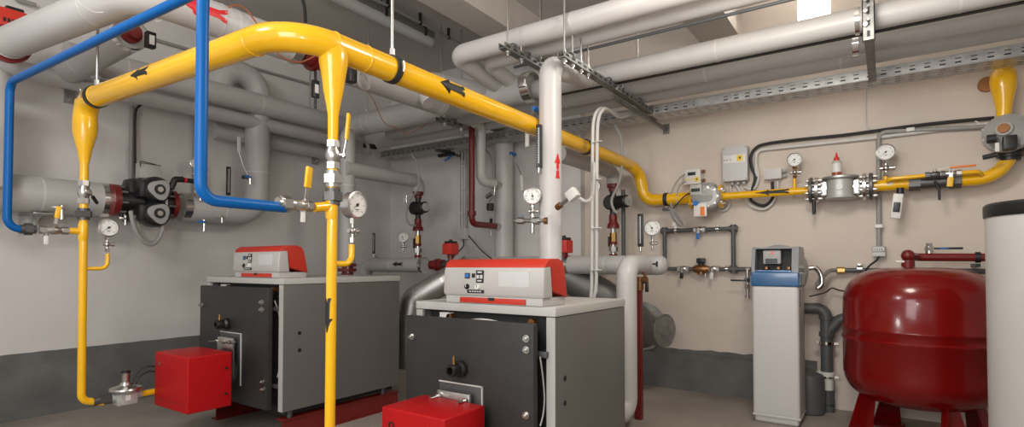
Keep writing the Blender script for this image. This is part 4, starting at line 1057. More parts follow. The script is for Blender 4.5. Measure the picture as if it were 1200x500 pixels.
# right duct: big dark dome section and stub with end cap
t = thing('flue_duct', 'sheet-metal flue sloping down behind the right boiler with a capped stub', 'duct', at(770, 385, 'x', 4.0))
pts = [at(640, 310, 'x', 3.65), at(705, 345, 'x', 3.72), at(742, 372, 'x', 3.80), at(760, 392, 'x', 3.95)]
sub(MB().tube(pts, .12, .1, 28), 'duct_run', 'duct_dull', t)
c0 = at(748, 384, 'x', 4.02); c1 = at(779, 387, 'x', 3.94)
sub(MB().cyl(c0, c1, .118, seg=30), 'stub', 'duct', t)
sub(MB().ring(c1, c1-c0, .116, .012, .005).cyl(c1, c1+(c1-c0).normalized()*.003, .114, seg=30), 'end_cap', 'galv', t)
sub(MB().ring(at(752, 385, 'x', 3.98), c1-c0, .118, .012, .01), 'bead', 'steel', t)
o_ = at(747, 386, 'x', 4.30)
sub(MB().lathe([(.20, 0), (.20, .008), (.15, .012), (.15, .0)], V((4.418, o_.y, o_.z+.02)), -X, 36, close=True), 'wall_collar', 'galv', t)

# ================================================================== GAS TRAIN ON THE RIGHT WALL
GX = 4.30
def gp(px, py=None, x=GX): return at(px, py, 'x', x)
yz = lambda y: 1.521-(1.25-y)*.0
t = thing('gas_pipe', 'yellow gas pipe on the right wall between the gas meter and the flanged filter', 'pipe', gp(900, 226))
a0, a1 = gp(846, 228), gp(949, 223); zc = 1.515
sub(MB().cyl((GX, a0.y, zc), (GX, a1.y, zc), .027), 'pipe_run', 'yellow', t)
sub(MB().cyl((GX, gp(931, 215).y, zc), (GX, gp(931, 215).y, gp(931, 209).z), .012), 'gauge_stub', 'yellow', t)
a_ = MB(); pipe_arrow(a_, (GX, gp(886, 226).y, zc), Y, (-1, 0, .15), .0275, arrow_prof(.22, .05)); sub(a_, 'flow_arrow', 'arrow_black', t, 'black flow arrow')
gauge('dial gauge on the yellow wall pipe left of the filter bottle', gp(931, 187, 4.27), (-1, 0, .02), .046, .03, gp(931, 196).z-gp(931, 209).z, r=.010, needle=2.2, stem_mat='bronze')
# meter
mc = gp(826, 231, 4.24)
t = thing('gas_meter', 'grey rotary gas meter between yellow flanges on the right wall', 'meter', mc-Z*.1)
sub(MB().cyl((4.27, mc.y+.10, zc), (4.27, mc.y-.10, zc), .05).lathe([(.095, -.075), (.105, -.05), (.105, .05), (.095, .075)], (4.26, mc.y, zc), Y, 8).lathe([(.085, 0), (.085, .07), (.07, .085)], (4.26, mc.y-.035, zc-.01), -X, 30), 'body', 'meter_grey', t)
sub(MB().box((4.15, mc.y+.0, zc+.005), (4.22, mc.y+.085, zc+.085), .006), 'counter_head', 'panel_grey', t)
sub(MB().box((4.146, mc.y+.012, zc+.03), (4.151, mc.y+.075, zc+.055)), 'counter_window', 'screen', t)
bb = MB()
for i in range(8):
    a = i*math.pi/4; bb.cyl((4.18, mc.y-.04+.07*math.cos(a), zc-.01+.07*math.sin(a)), (4.17, mc.y-.04+.07*math.cos(a), zc-.01+.07*math.sin(a)), .008)
sub(bb, 'cover_bolt', 'steel', t)
for sy in (.105, -.105):
    fo = sub(MB().cyl((GX, mc.y+sy-.009, zc), (GX, mc.y+sy+.009, zc), .088, seg=28), 'flange', 'yellow', t)
    bb = MB()
    for i in range(4):
        a = i*math.pi/2+.78; bb.hexn((GX+.068*math.cos(a), mc.y+sy-.022, zc+.068*math.sin(a)), (GX+.068*math.cos(a), mc.y+sy+.022, zc+.068*math.sin(a)), .012)
    sub(bb, 'flange_bolt', 'steel', fo)
tg = sub(MB().box((4.155, mc.y-.035, zc-.155), (4.16, mc.y+.06, zc-.06), .002), 'hanging_tag', 'white', t)
sub(MB().box((4.153, mc.y-.02, zc-.15), (4.156, mc.y+.012, zc-.085)), 'orange_mark', 'tag_orange', tg)
sub(MB().cyl((4.158, mc.y+.045, zc-.055), (4.15, mc.y+.045, zc-.055), .02), 'blue_disc', 'tag_blue', tg)
# gas pipe clamp with pigtail
q = gp(781, 234)
pipe_clamp('pipe_hanger', 'black clamp on the yellow wall pipe left of the gas meter', V((GX, q.y, zc+.006)), Y, .047, None, .03, side=(0, 0, 1))
q = gp(785, 245, 4.24)
t = thing('cable_coil', 'hanging coil of grey cable below the yellow wall pipe', 'cable', q-Z*.1)
m = MB()
for i in range(3):
    m.curve([gp(778+i*3, 244, 4.26-i*.01), gp(786+i*2, 246, 4.25-i*.01), gp(794+i*2, 256, 4.24-i*.01), gp(800+i, 263, 4.24-i*.01), gp(796+i, 264, 4.24-i*.01), gp(788+i, 255, 4.25-i*.01), gp(784+i*2, 245, 4.25-i*.01)], .006)
sub(m, 'cable_loop', 'cable_grey', t)
sub(MB().box(gp(776, 247, 4.24), gp(790, 243, 4.28), .004), 'terminal_block', 'dark_steel', t)
sub(MB().box(gp(788, 265, 4.25), gp(793.5, 260, 4.27), .003), 'end_tag', 'white', t)
single(MB().curve([gp(*p, 4.27) for p in ((803, 204), (796, 209), (788, 222), (786, 235), (788, 246))], .006), 'sensor_cable', 'cable_grey', 'outer grey cable looping left from the display unit to the clamp', 'cable')
single(MB().curve([gp(*p, 4.26) for p in ((804, 212), (797, 217), (793, 228), (793, 238))], .005), 'sensor_cable', 'cable_grey', 'inner grey cable looping left from the display unit', 'cable')
single(MB().curve([gp(*p, 4.2) for p in ((810, 226), (803, 229), (796, 236), (790, 243))], .005), 'sensor_cable', 'rubber', 'dark cable crossing the yellow pipe left of the gas meter', 'cable')
# display unit
def wallbox(name, label, p0, p1, dep, m, cat='electrical box', back=XR):
    a = at(*p0, 'x', back-dep); b = at(*p1, 'x', back-dep)
    t = thing(name, label, cat, V((back, (a.y+b.y)/2, min(a.z, b.z))))
    bo = sub(MB().box((back-dep, a.y, a.z), (back-.0005, b.y, b.z), .006), 'box', m, t)
    return t, bo, a, b, back-dep
t, bo, a, b, xf = wallbox('flow_computer', 'small white display unit with yellow buttons above the gas meter', (802, 216.5), (820.5, 197), .10, 'white')
def face(par, name, m, xf, a, b, f0, f1, g0, g1, th=.003):
    ya, yb = a.y+(b.y-a.y)*f0, a.y+(b.y-a.y)*f1; za, zb = a.z+(b.z-a.z)*g0, a.z+(b.z-a.z)*g1
    return sub(MB().box((xf-th, ya, za), (xf+.003, yb, zb), .001), name, m, par)
face(bo, 'display', 'screen', xf, a, b, .22, .72, .58, .80)
for i in range(4): face(bo, 'button', 'tape_yellow', xf, a, b, .12+i*.14, .2+i*.14, .28, .38)
face(bo, 'yellow_seal', 'tape_yellow', xf, a, b, .68, .92, .14, .46); face(bo, 'seal_centre', 'black', xf, a, b, .76, .84, .24, .36, .0045)
sub(MB().cyl((xf+.04, b.y, b.z-.02), (xf+.04, b.y-.025, b.z-.02), .012).cyl((xf+.04, b.y, a.z+.03), (xf+.04, b.y-.025, a.z+.03), .012), 'cable_gland', 'bronze', bo)
# larger cabinet
t, bo, a, b, xf = wallbox('control_cabinet', 'largest pale grey wall box with a yellow seal, right of the display unit', (846.5, 213), (875.5, 169.5), .09, 'panel_pale')
face(bo, 'label_panel', 'white', xf, a, b, .05, .92, .52, .75, .002)
face(bo, 'yellow_seal', 'tape_yellow', xf, a, b, .60, .82, .56, .73, .004); face(bo, 'seal_centre', 'black', xf, a, b, .68, .75, .62, .68, .006)
for f in (.06, .16, .3): face(bo, 'printing', 'dark_steel', xf, a, b, f, f+.07, .61, .63, .0035)
for f, g in ((.06, .95), (.94, .95), (.06, .05), (.94, .05)): face(bo, 'screw', 'dark_steel', xf, a, b, f-.02, f+.02, g-.013, g+.013)
gl = MB()
for f in (.35, .58, .82): gl.cyl((xf+.045, a.y+(b.y-a.y)*f, a.z), (xf+.045, a.y+(b.y-a.y)*f, a.z-.025), .014)
sub(gl, 'cable_gland', 'cap_grey', bo)
t, bo, a, b, xf = wallbox('junction_box', 'small white junction box with side glands left of the wall gauge', (895, 210.5), (915.5, 196.5), .07, 'white')
sub(MB().cyl((xf+.04, b.y, b.z-.02), (xf+.04, b.y-.03, b.z-.02), .01).cyl((xf+.04, b.y, a.z+.02), (xf+.04, b.y-.03, a.z+.02), .01), 'cable_gland', 'cap_grey', bo)
face(bo, 'cover', 'panel_pale', xf, a, b, .04, .96, .05, .95, .003)
# cables under cabinets
for lab, m, r, pp in (('thick black cable looping under the yellow pipe from the conduit', 'rubber', .011, ((1165, 138), (1100, 144), (1050, 150), (990, 158), (940, 163), (900, 168), (886, 173), (880, 183), (881, 196), (885, 207), (882, 220), (879, 232), (887, 239), (897, 240), (905, 232), (905, 213))),
                      ('pale cable looping below the yellow pipe from the large cabinet', 'cable_white', .009, ((862, 216), (866, 222), (872, 232), (882, 242), (895, 245), (905, 238), (911, 225), (911, 212))),
                      ('pale cable from the large cabinet down to the gas meter', 'cable_white', .007, ((856, 216), (856, 232), (854, 242), (848, 247), (842, 246))),
                      ('pale cable under the conduit corner beside the large cabinet', 'cable_white', .008, ((886, 178), (886, 192), (889, 206), (886, 218), (880, 222), (872, 219))),
                      ('thin white cable hanging to the gas governor at far right', 'cable_white', .005, ((1142, 141), (1148, 146), (1155, 160), (1164, 174), (1170, 172)))):
    single(MB().curve([gp(px, py, 4.40) for px, py in pp], r), 'wall_cable', m, lab, 'cable')
single(MB().tube([gp(886, 207, 4.405), gp(886, 176, 4.405), gp(1028, 161, 4.405), gp(1170, 143.5, 4.405)], .012, .05, 12), 'wall_conduit', 'cable_white', 'long pale conduit along the right wall above the gas line', 'conduit')
t = thing('wall_conduit', 'pale conduit bending down the right wall to the small socket', 'conduit', gp(1030, 290, 4.4))
sub(MB().tube([gp(1170, 147.5, 4.40), gp(1036, 154.5, 4.40), gp(1029.5, 160, 4.40), gp(1030, 288, 4.40)], .015, .06, 12), 'tube_run', 'pvc_light', t)
for px, py in ((1030, 265), (1067, 152)): q = gp(px, py, 4.395); sub(MB().box(q+V((-.02, -.022, -.012)), q+V((.03, .022, .012)), .003), 'clip', 'white', t)
single(MB().tube([gp(1014, 90, 4.42), gp(1014.5, 146, 4.42), gp(1020, 152, 4.42)], .006, .02, 8), 'wall_cable', 'cable_white', 'thin vertical cable on the wall under the support channel', 'cable')
t, bo, a, b, xf = wallbox('socket_box', 'small grey socket box at the foot of the wall conduit', (1022, 299), (1037.5, 288), .06, 'cap_grey')
face(bo, 'rating_label', 'white', xf, a, b, .1, .9, .5, .85, .002)
face(bo, 'cover', 'panel_pale', xf, a, b, .0, 1.0, -.12, .3, .006)
lt = MB()
for i in range(4): lt.box((xf-.0035, a.y+(b.y-a.y)*(.2+.16*i), a.z+(b.z-a.z)*.6), (xf-.001, a.y+(b.y-a.y)*(.29+.16*i), a.z+(b.z-a.z)*.74))
sub(lt, 'printing', 'black', bo)
single(MB().curve([gp(1030, 300, 4.38), gp(1027, 305, 4.37), gp(1019, 311, 4.36), gp(1014, 317, 4.35)], .006), 'power_cable', 'black', 'black cable from the socket box down behind the red tank', 'cable')
# filter assembly with flanges
fc = gp(985, 220)
def flange_pair(label, px, lev=None):
    c = V((GX, gp(px, 222).y, zc)); t = thing('flange', label, 'flange', c)
    for s in (-.018, .018): sub(MB().cyl(c+Y*(s-.011), c+Y*(s+.011), .088, seg=32, bev=.003), 'disc', 'steel' if s*(-1 if px < 985 else 1) > 0 else 'dark_steel', t)
    b = MB()
    for i in range(8):
        a = i*math.pi/4+.39; o = V((.068*math.cos(a), 0, .068*math.sin(a))); b.hexn(c+o-Y*.046, c+o-Y*.029, .010).cyl(c+o-Y*.055, c+o+Y*.052, .006).hexn(c+o+Y*.029, c+o+Y*.042, .010)
    sub(b, 'bolt', 'galv', t)
    if lev: sub(MB().cyl(c+V((-.02, 0, -.08)), c+V((-.02, 0, -.16)), .012).cyl(c+V((-.02, 0, -.16)), c+V((-.02, 0, -.17)), .009), 'valve_spindle', 'black', t)
    return t
flange_pair('bolted steel flange pair left of the gas filter', 954, True)
flange_pair('bolted steel flange pair right of the gas filter', 1017)
t = thing('gas_filter', 'grey cylindrical gas filter between two bolted flanges', 'filter', fc-Z*.08)
cy = fc.y
sub(MB().lathe([(.085, -.075), (.095, -.068), (.095, -.060), (.084, -.056), (.080, .055), (.084, .06)], (GX-.01, cy, zc), Z, 32), 'body', 'meter_grey', t)
sub(MB().lathe([(.10, .058), (.108, .062), (.108, .074), (.10, .078)], (GX-.01, cy, zc), Z, 32), 'lid', 'galv', t)
for s in (1, -1):
    sub(MB().box((GX-.055, cy+s*.075, zc-.05), (GX+.045, cy+s*.115, zc+.045), .008).cyl((GX, cy+s*.1, zc), (GX, cy+s*.17, zc), .04), 'port', 'steel', t)
sub(MB().cyl((GX-.085, cy, zc), (GX-.10, cy, zc), .02), 'plug', 'meter_grey', t)
sub(MB().cyl((GX-.075, cy+.09, zc), (GX-.055, cy+.09, zc), .016).cyl((GX-.075, cy-.09, zc), (GX-.055, cy-.09, zc), .016), 'port_screw', 'steel', t)
bz_ = zc+.078
t = thing('oil_bottle', 'small plastic bottle with red cap standing on the gas filter', 'bottle', (GX-.01, cy+.02, bz_))
bc = V((GX-.01, cy+.02, bz_))
sub(MB().lathe([(.026, 0), (.029, .004), (.029, .098), (.024, .108), (.014, .112)], bc, Z, 24), 'body', 'bottle', t)
sub(MB().lathe([(.0296, .004), (.0296, .04)], bc, Z, 24), 'oil_level', 'oil', t)
sub(MB(frame(bc, Z, -X)).lathe([(.0298, .03), (.0298, .09)], (0, 0, 0), (0, 0, 1), 24), 'paper_label', 'white', t)
sub(MB().lathe([(.017, .11), (.017, .128), (.009, .135), (.006, .15), (.004, .165)], bc, Z, 18), 'cap', 'arrow_red', t)
# right part: thicker yellow pipe with bypass up to the governor
t = thing('gas_pipe', 'thick yellow gas pipe curving up to the governor at far right', 'pipe', gp(1100, 215))
yA = gp(1024, 222).y; yB = gp(1184, 200).y
sub(MB().tube([(GX, yA, zc), (GX, gp(1060, 215).y, zc), (GX, gp(1062, 215).y, zc)], .037, 0, 22).tube([(GX, gp(1060, 215).y, zc), (GX, yB, zc-.002), (GX, yB, gp(1184, 170).z)], .037, .16, 22, n=10), 'pipe_run', 'yellow', t)
sub(MB().lathe([(.035, 0), (.035, .05), (.045, .11), (.06, .18), (.064, .23), (.058, .28), (.035, .31), (.012, .325)], (GX, gp(1176, 110).y, gp(1176, 136).z-.02), Z, 26).tube([(GX, gp(1176, 110).y, gp(1176, 95).z), (XR, gp(1176, 110).y, gp(1176, 95).z)], .05), 'reducer_cone', 'yellow', t)
sub(MB().cyl((4.40, gp(1165, 92).y+.02, gp(1165, 92).z), (XR, gp(1165, 92).y+.02, gp(1165, 92).z), .045), 'wall_sleeve', 'bronze', t)
sub(MB().cyl((GX, gp(1038, 208).y, zc), (GX, gp(1038, 208).y, gp(1038, 206).z), .014), 'gauge_stub', 'yellow', t)
by = MB().tube([(GX-.02, gp(1040, 214).y, zc+.01), (GX-.075, gp(1042, 214).y, zc+.03), (GX-.075, gp(1090, 208).y, zc+.035)], .013, .03, 14)
by.tube([(GX-.075, gp(1124, 208).y, zc+.035), (GX-.075, gp(1146, 208).y, zc+.035), (GX-.02, gp(1150, 208).y, zc+.01)], .013, .03, 14)
sub(by, 'bypass', 'yellow', t)
tri = MB(); pipe_arrow(tri, (GX, gp(1042, 216).y+.02, zc), Y, (-1, 0, .2), .0378, [(0, 0, .002), (.02, 0, .016), (.04, 0, .002)])
sub(tri, 'sticker', 'white', t)
gauge('dial gauge on the yellow wall pipe right of the gas filter', gp(1038, 178, 4.27), (-1, 0, .02), .050, .03, gp(1038, 188).z-gp(1038, 206).z, r=.012, needle=2.2)
# valves on the bypass
q = V((GX-.075, gp(1096, 208).y, zc+.035))
t = lever_valve('steel ball valve with a long orange lever on the small bypass pipe', V((GX-.075, gp(1095, 208).y, zc+.035)), Y, .10, .017, (0, 0, 1), (0, -1, .02), 'tag_orange', .19, body='dark_steel', bend=.02)
t = lever_valve('second small valve with hanging yellow lever on the bypass pipe', V((GX-.075, gp(1113, 208).y, zc+.035)), Y, .10, .016, (-.9, 0, .3), (0, .1, -1), 'grip_yellow', .09, gw=.020)
c = V((GX, gp(1095, 217).y, zc))
t = thing('stop_valve', 'dark steel main valve on the thick yellow pipe below the bypass valves', 'valve', c)
sub(MB().cyl(c+Y*.10, c-Y*.10, .042).hexn(c+Y*.13, c+Y*.07, .048).hexn(c-Y*.07, c-Y*.13, .048), 'body', 'dark_steel', t)
sub(MB().tube([c+V((-.04, 0, 0)), c+V((-.055, -.02, -.05)), c+V((-.055, -.02, -.12))], .007, .02, 10), 'handle', 'black', t)
# hanging shut-off lever plate
q = gp(1052, 241, 4.22)
t = thing('shutoff_lever', 'white plate lever hanging under the thick yellow pipe left of the valves', 'lever', q)
sub(MB(frame(gp(1049, 256, 4.24), gp(1053, 226, 4.24)-gp(1049, 256, 4.24), X)).box((-.008, -.028, 0), (.008, .028, .16), .012), 'plate', 'white', t)
sub(MB(frame(gp(1050, 248, 4.23), gp(1053, 226, 4.23)-gp(1049, 256, 4.23), X)).box((-.012, -.018, 0), (.006, .018, .06), .004), 'slot', 'black', t)
sub(MB().cyl(gp(1055, 220, 4.25), gp(1055, 227, 4.25), .02), 'pivot', 'black', t)
# governor
g = gp(1180, 156, 4.24)
t = thing('gas_governor', 'grey disc-shaped gas governor with black fittings at far right', 'regulator', g-Z*.15)
gd = V((-.93, .3, .22))
sub(MB().lathe([(.085, -.035), (.115, -.012), (.118, 0), (.115, .012), (.085, .035), (.045, .06), (.04, .075)], g, gd, 36), 'diaphragm_housing', 'dark_steel' if False else 'cap_grey', t)
gb_ = MB()
for i in range(10):
    a = i*math.pi/5; M = frame(g, gd, Z); p = M @ V((.105*math.cos(a), .105*math.sin(a), 0)); gb_.hexn(p-gd*.022, p+gd*.022, .009)
sub(gb_, 'rim_bolt', 'steel', t)
sub(MB().cyl(g+gd*.07, g+gd*.085, .028), 'spring_cap', 'bronze', t)
sub(MB().box(g+V((-.11, -.03, -.11)), g+V((-.04, .03, -.03)), .008).cyl((GX, yB+.005, g.z-.12), (GX, yB+.005, g.z+.08), .05), 'body', 'black', t)
fz_ = gp(1184, 178).z
sub(MB().cyl((GX, yB, fz_-.03), (GX, yB, fz_-.01), .062).cyl((GX, yB, fz_+.0), (GX, yB, fz_+.035), .07).cyl((GX, yB, fz_-.05), (GX, yB, fz_+.06), .05), 'flange', 'black', t)
sub(MB().cyl(g+V((-.09, .10, -.04)), g+V((-.09, .06, -.04)), .025).cyl(g+V((-.1, .06, -.135)), g+V((-.1, .12, -.145)), .014), 'side_port', 'rubber', t)
sub(MB().box(g+V((-.12, .05, -.12)), g+V((-.115, .068, -.07))), 'label_plate', 'white', t)
# ================================================================== WATER PIPES ON THE RIGHT WALL
PXW = 4.37
def wp(px, py): return at(px, py, 'x', PXW)
t = thing('water_pipe', 'dark grey plastic pipe frame below the gas meter', 'pipe', wp(780, 314))
zt_a = wp(820, 269).z; zb_a = wp(820, 315).z; ya, yb = wp(779, 290).y, wp(859.5, 290).y
sub(MB().tube([(PXW, ya, zb_a), (PXW, ya, zt_a), (PXW, yb, zt_a), (PXW, yb, zb_a)], .0165, .02, 16), 'upper_loop', 'pvc_grey', t)
sub(MB().tube([(PXW, wp(783, 314).y, zb_a), (PXW, wp(886, 314).y, zb_a)], .0165, 0, 16), 'lower_run', 'pvc_grey', t)
el = MB()
for y, z in ((ya, zt_a), (yb, zt_a), (yb, zb_a)): el.lathe([(.022, -.03), (.022, .03)], (PXW, y, z), Z, 14).lathe([(.022, -.03), (.022, .03)], (PXW, y, z), Y, 14)
sub(el, 'elbow', 'pvc_grey', t)
cl = MB()
for px, py in ((792, 269), (841, 267), (852, 314)): q = wp(px, py); cl.ring((PXW, q.y, zt_a if py < 300 else zb_a), Y, .0165, .02, .004).box((PXW-.01, q.y-.01, (zt_a if py < 300 else zb_a)+.018), (XR, q.y+.01, (zt_a if py < 300 else zb_a)+.03))
sub(cl, 'pipe_clip', 'chrome', t)
def wvalve(label, px, py, z, gr, mt='steel', tag=None):
    q = V((PXW-.0, wp(px, py).y, z))
    lever_valve(label, q, Y, .09, .020, (-1, 0, 0), (0, .08, -1), gr, .075, body=mt, name='ball_valve', gw=.018)
wvalve('small ball valve with blue lever on the top of the grey plastic pipe frame', 820, 268, zt_a, 'tag_blue')
wvalve('left of two small ball valves on the lower grey plastic pipe', 801, 314, zb_a, 'black')
wvalve('right of two small ball valves on the lower grey plastic pipe', 836, 314, zb_a, 'white')
q = V((PXW-.01, wp(822, 315).y, zb_a))
t = thing('pressure_reducer', 'small bronze pressure reducer with black cap on the lower grey plastic pipe', 'valve', q)
sub(MB().lathe([(.022, -.06), (.034, -.03), (.034, .03), (.022, .06)], q, Y, 20).cyl(q, q-Z*.04, .026), 'body', 'bronze', t)
sub(MB().cyl(q+Z*.025, q+Z*.045, .022).box(q+V((-.03, -.03, .045)), q+V((.03, .03, .085)), .008), 'cap', 'black', t)
sub(MB().cyl(q+V((0, -.03, -.02)), q+V((0, -.035, -.06)), .006), 'drain_screw', 'steel', t)
q = V((PXW-.06, wp(878, 328).y, wp(878, 330).z))
t = thing('drain_tap', 'chrome tap with black lever left of the water softener head', 'tap', q)
sub(MB().cyl(q+Z*.09, q-Z*.10, .014).hexn(q+Z*.0, q+Z*.03, .022).hexn(q-Z*.05, q-Z*.02, .02).cyl(q-Z*.1, q-Z*.115, .02).tube([q+Z*.09, V((PXW, q.y, q.z+.09))], .014), 'body', 'chrome', t)
sub(MB().box(q+V((-.02, .01, .005)), q+V((-.012, .115, .018)), .003), 'lever', 'black', t)
# right water pipe and hoses
t = thing('water_pipe', 'dark grey plastic pipe behind the red tank at softener height', 'pipe', wp(1000, 316))
sub(MB().tube([(PXW, wp(990, 316).y, wp(1000, 316.5).z), (PXW, wp(1175, 317.5).y, wp(1100, 317.5).z)], .0165, 0, 16), 'pipe_run', 'pvc_grey', t)
sub(MB().hexn((PXW, wp(980, 316).y, wp(1000, 316.5).z), (PXW, wp(990, 316).y, wp(1000, 316.5).z), .022), 'connector', 'brass', t)
q = wp(1007.5, 315)
sub(MB().ring(q, Y, .0165, .03, .006).box(q+V((-.015, -.012, .02)), q+V((.06, .012, .035)), .003), 'pipe_clip', 'steel', t)
single(MB().curve([at(948, 314, 'x', 4.2), at(956, 314, 'x', 4.2), at(962, 322, 'x', 4.18), at(963, 333, 'x', 4.16), at(958, 338, 'x', 4.15)], .017, 12), 'flexible_hose', 'steel', 'braided hose curving down from the right of the softener head', 'hose')
single(MB().curve([at(980, 316.5, 'x', 4.36), at(972, 317, 'x', 4.33), at(964, 324, 'x', 4.28), at(958, 332, 'x', 4.22), at(958, 338, 'x', 4.18)], .014, 12), 'flexible_hose', 'galv', 'braided hose joining the softener loop to the grey wall pipe', 'hose')
single(MB().curve([at(949, 347, 'x', 4.1), at(960, 344.5, 'x', 4.2), at(968, 342, 'x', 4.3), at(975, 337.5, 'x', 4.35), at(984, 340, 'x', 4.36), at(1000, 342, 'x', 4.37)], .005), 'power_cable', 'black', 'thin black cable from the softener across the wall to the red tank', 'cable')
# drain pipes right of softener
DX = 4.33
def dp(px, py): return at(px, py, 'x', DX)
t = thing('drain_stack', 'dark grey drain pipe stack with a white Y-piece right of the softener', 'pipe', dp(969, 476))
yd = dp(969, 420).y
sub(MB().tube([dp(940, 361), V((DX, yd, dp(960, 361).z)), V((DX, yd, dp(969, 436).z))], .038, .06, 20), 'stack', 'pvc_grey', t)
sub(MB().tube([V((DX, yd, dp(969, 390).z)), dp(984, 374), dp(996, 371)], .035, .05, 20), 'branch', 'pvc_grey', t)
sub(MB().cyl((DX, yd, dp(969, 370).z), (DX, yd, dp(969, 374).z), .046).cyl((DX, yd, dp(969, 389).z), (DX, yd, dp(969, 394).z), .047), 'socket', 'pvc_grey', t)
sub(MB().cyl((DX, yd, dp(969, 436).z), (DX, yd, dp(969, 457).z), .038).tube([V((DX, yd, dp(969, 452).z)), dp(954, 437)], .032).cyl((DX, yd, dp(969, 435).z), (DX, yd, dp(969, 440).z), .046).cyl(dp(958.5, 441), dp(955, 438), .04), 'white_fitting', 'white', t, 'white Y fitting')
sub(MB().cyl((DX, yd, dp(969, 456).z), (DX, yd, max(0.0, dp(969, 474).z)), .044).cyl((DX, yd, 0.0), (DX, yd, dp(969, 474).z+.01), .044), 'foot_socket', 'pvc_grey', t)
cl = MB()
for py in (401.5, 440.5): z = dp(969, py).z; cl.ring((DX, yd, z), Z, .040, .02, .005); cl.box((DX-.012, yd-.07, z-.008), (DX+.012, yd-.045, z+.008)); cl.box((DX-.012, yd+.045, z-.008), (DX+.012, yd+.07, z+.008))
sub(cl, 'pipe_clip', 'chrome', t)
q = at(958, 476, 'z', 0)
t = thing('waste_bin', 'dark grey rounded container behind the softener base', 'container', (4.2, at(955, 450, 'x', 4.2).y, 0))
yq = at(956, 450, 'x', 4.2).y
sub(MB().lathe([(.075, 0), (.085, .01), (.088, .22), (.08, .26), (.05, .275)], (4.21, yq+.035, 0), Z, 28), 'body', 'pvc_grey', t)

# ================================================================== WATER SOFTENER
sx0, sx1, sy0, sy1 = 3.79, 4.07, .455, .725
zs = at(905, 335, 'x', sx0).z
t = thing('water_softener', 'white cabinet water softener with a blue and grey head in front of the right wall', 'water softener', ((sx0+sx1)/2, (sy0+sy1)/2, 0))
bo = sub(MB().box((sx0, sy0, .045), (sx1, sy1, zs), .022, 4), 'cabinet', 'softener', t)
sub(MB().box((sx0+.008, sy0+.008, 0), (sx1-.008, sy1-.008, .055), .018, 3), 'base', 'softener', t)
sub(MB().box((sx0-.001, sy0+.022, .115), (sx0+.004, sy1-.022, .1165)).box((sx0-.003, sy0-.003, .042), (sx1, sy1+.003, .056), .004), 'base_seam', 'softener', t)
sub(MB().box((sx0+.04, sy0-.0015, zs-.13), (sx0+.07, sy0+.002, zs-.02)), 'side_label', 'dark_steel', bo)
zh = at(905, 289, 'x', sx0+.02).z; zc2 = at(905, 318.5, 'x', sx0).z
h = sub(MB().box((sx0-.004, sy0-.004, zs-.002), (sx1, sy1+.004, zc2), .010, 3), 'collar', 'softener_blue', t)
def sideprof(y, th, m_, nm):
    mm = MB(Matrix(((1, 0, 0, 0), (0, 0, 1, y), (0, 1, 0, 0), (0, 0, 0, 1))))
    mm.prism([(sx0, zc2-.002), (sx0+.004, zc2+.03), (sx0+.03, zh-.012), (sx0+.05, zh), (sx1-.03, zh), (sx1-.005, zh-.03), (sx1, zc2-.002)], th, .004)
    return sub(mm, nm, m_, t)
sideprof(sy0-.002, .042, 'softener_grey', 'right_cheek'); sideprof(sy1-.020, .022, 'softener_grey', 'left_cheek')
sub(MB().box((sx0+.03, sy0, zh-.014), (sx1-.02, sy1, zh-.002), .004), 'roof', 'softener_grey', t)
sub(MB().box((sx0+.11, sy0+.03, zc2-.01), (sx0+.13, sy1-.015, zh-.01)), 'recess', 'inner_dark', t)
sub(MB().box((sx0+.002, sy0+.04, zc2-.005), (sx0+.11, sy1-.02, zc2+.012), .004), 'ledge', 'softener_blue', t)
vu = sub(MB().box((sx0+.05, sy0+.105, zc2+.05), (sx0+.112, sy1-.06, zh-.02), .008), 'control_unit', 'cap_grey', t)
sub(MB().box((sx0+.047, sy0+.125, zc2+.055), (sx0+.051, sy1-.075, zc2+.085)), 'keypad', 'screen', vu)
sub(MB().box((sx0+.047, sy0+.15, zh-.045), (sx0+.051, sy1-.11, zh-.032)), 'display', 'led', vu)
fv = MB()
for f in (.06, .12, .19): fv.cyl((sx0+.05, sy0+f, zc2+.025), (sx0+.112, sy0+f, zc2+.025), .008)
sub(fv, 'valve_port', 'bronze', t)
m = MB(); cq = at(913, 297, 'x', 4.40)
m.lathe([(.165, -.02), (.185, -.012), (.185, .012), (.165, .02)], (4.40, cq.y, cq.z-.12), X, 40)
single(m, 'hose_reel', 'pvc_light', 'pale round hose coil on the wall behind the softener head', 'hose reel')

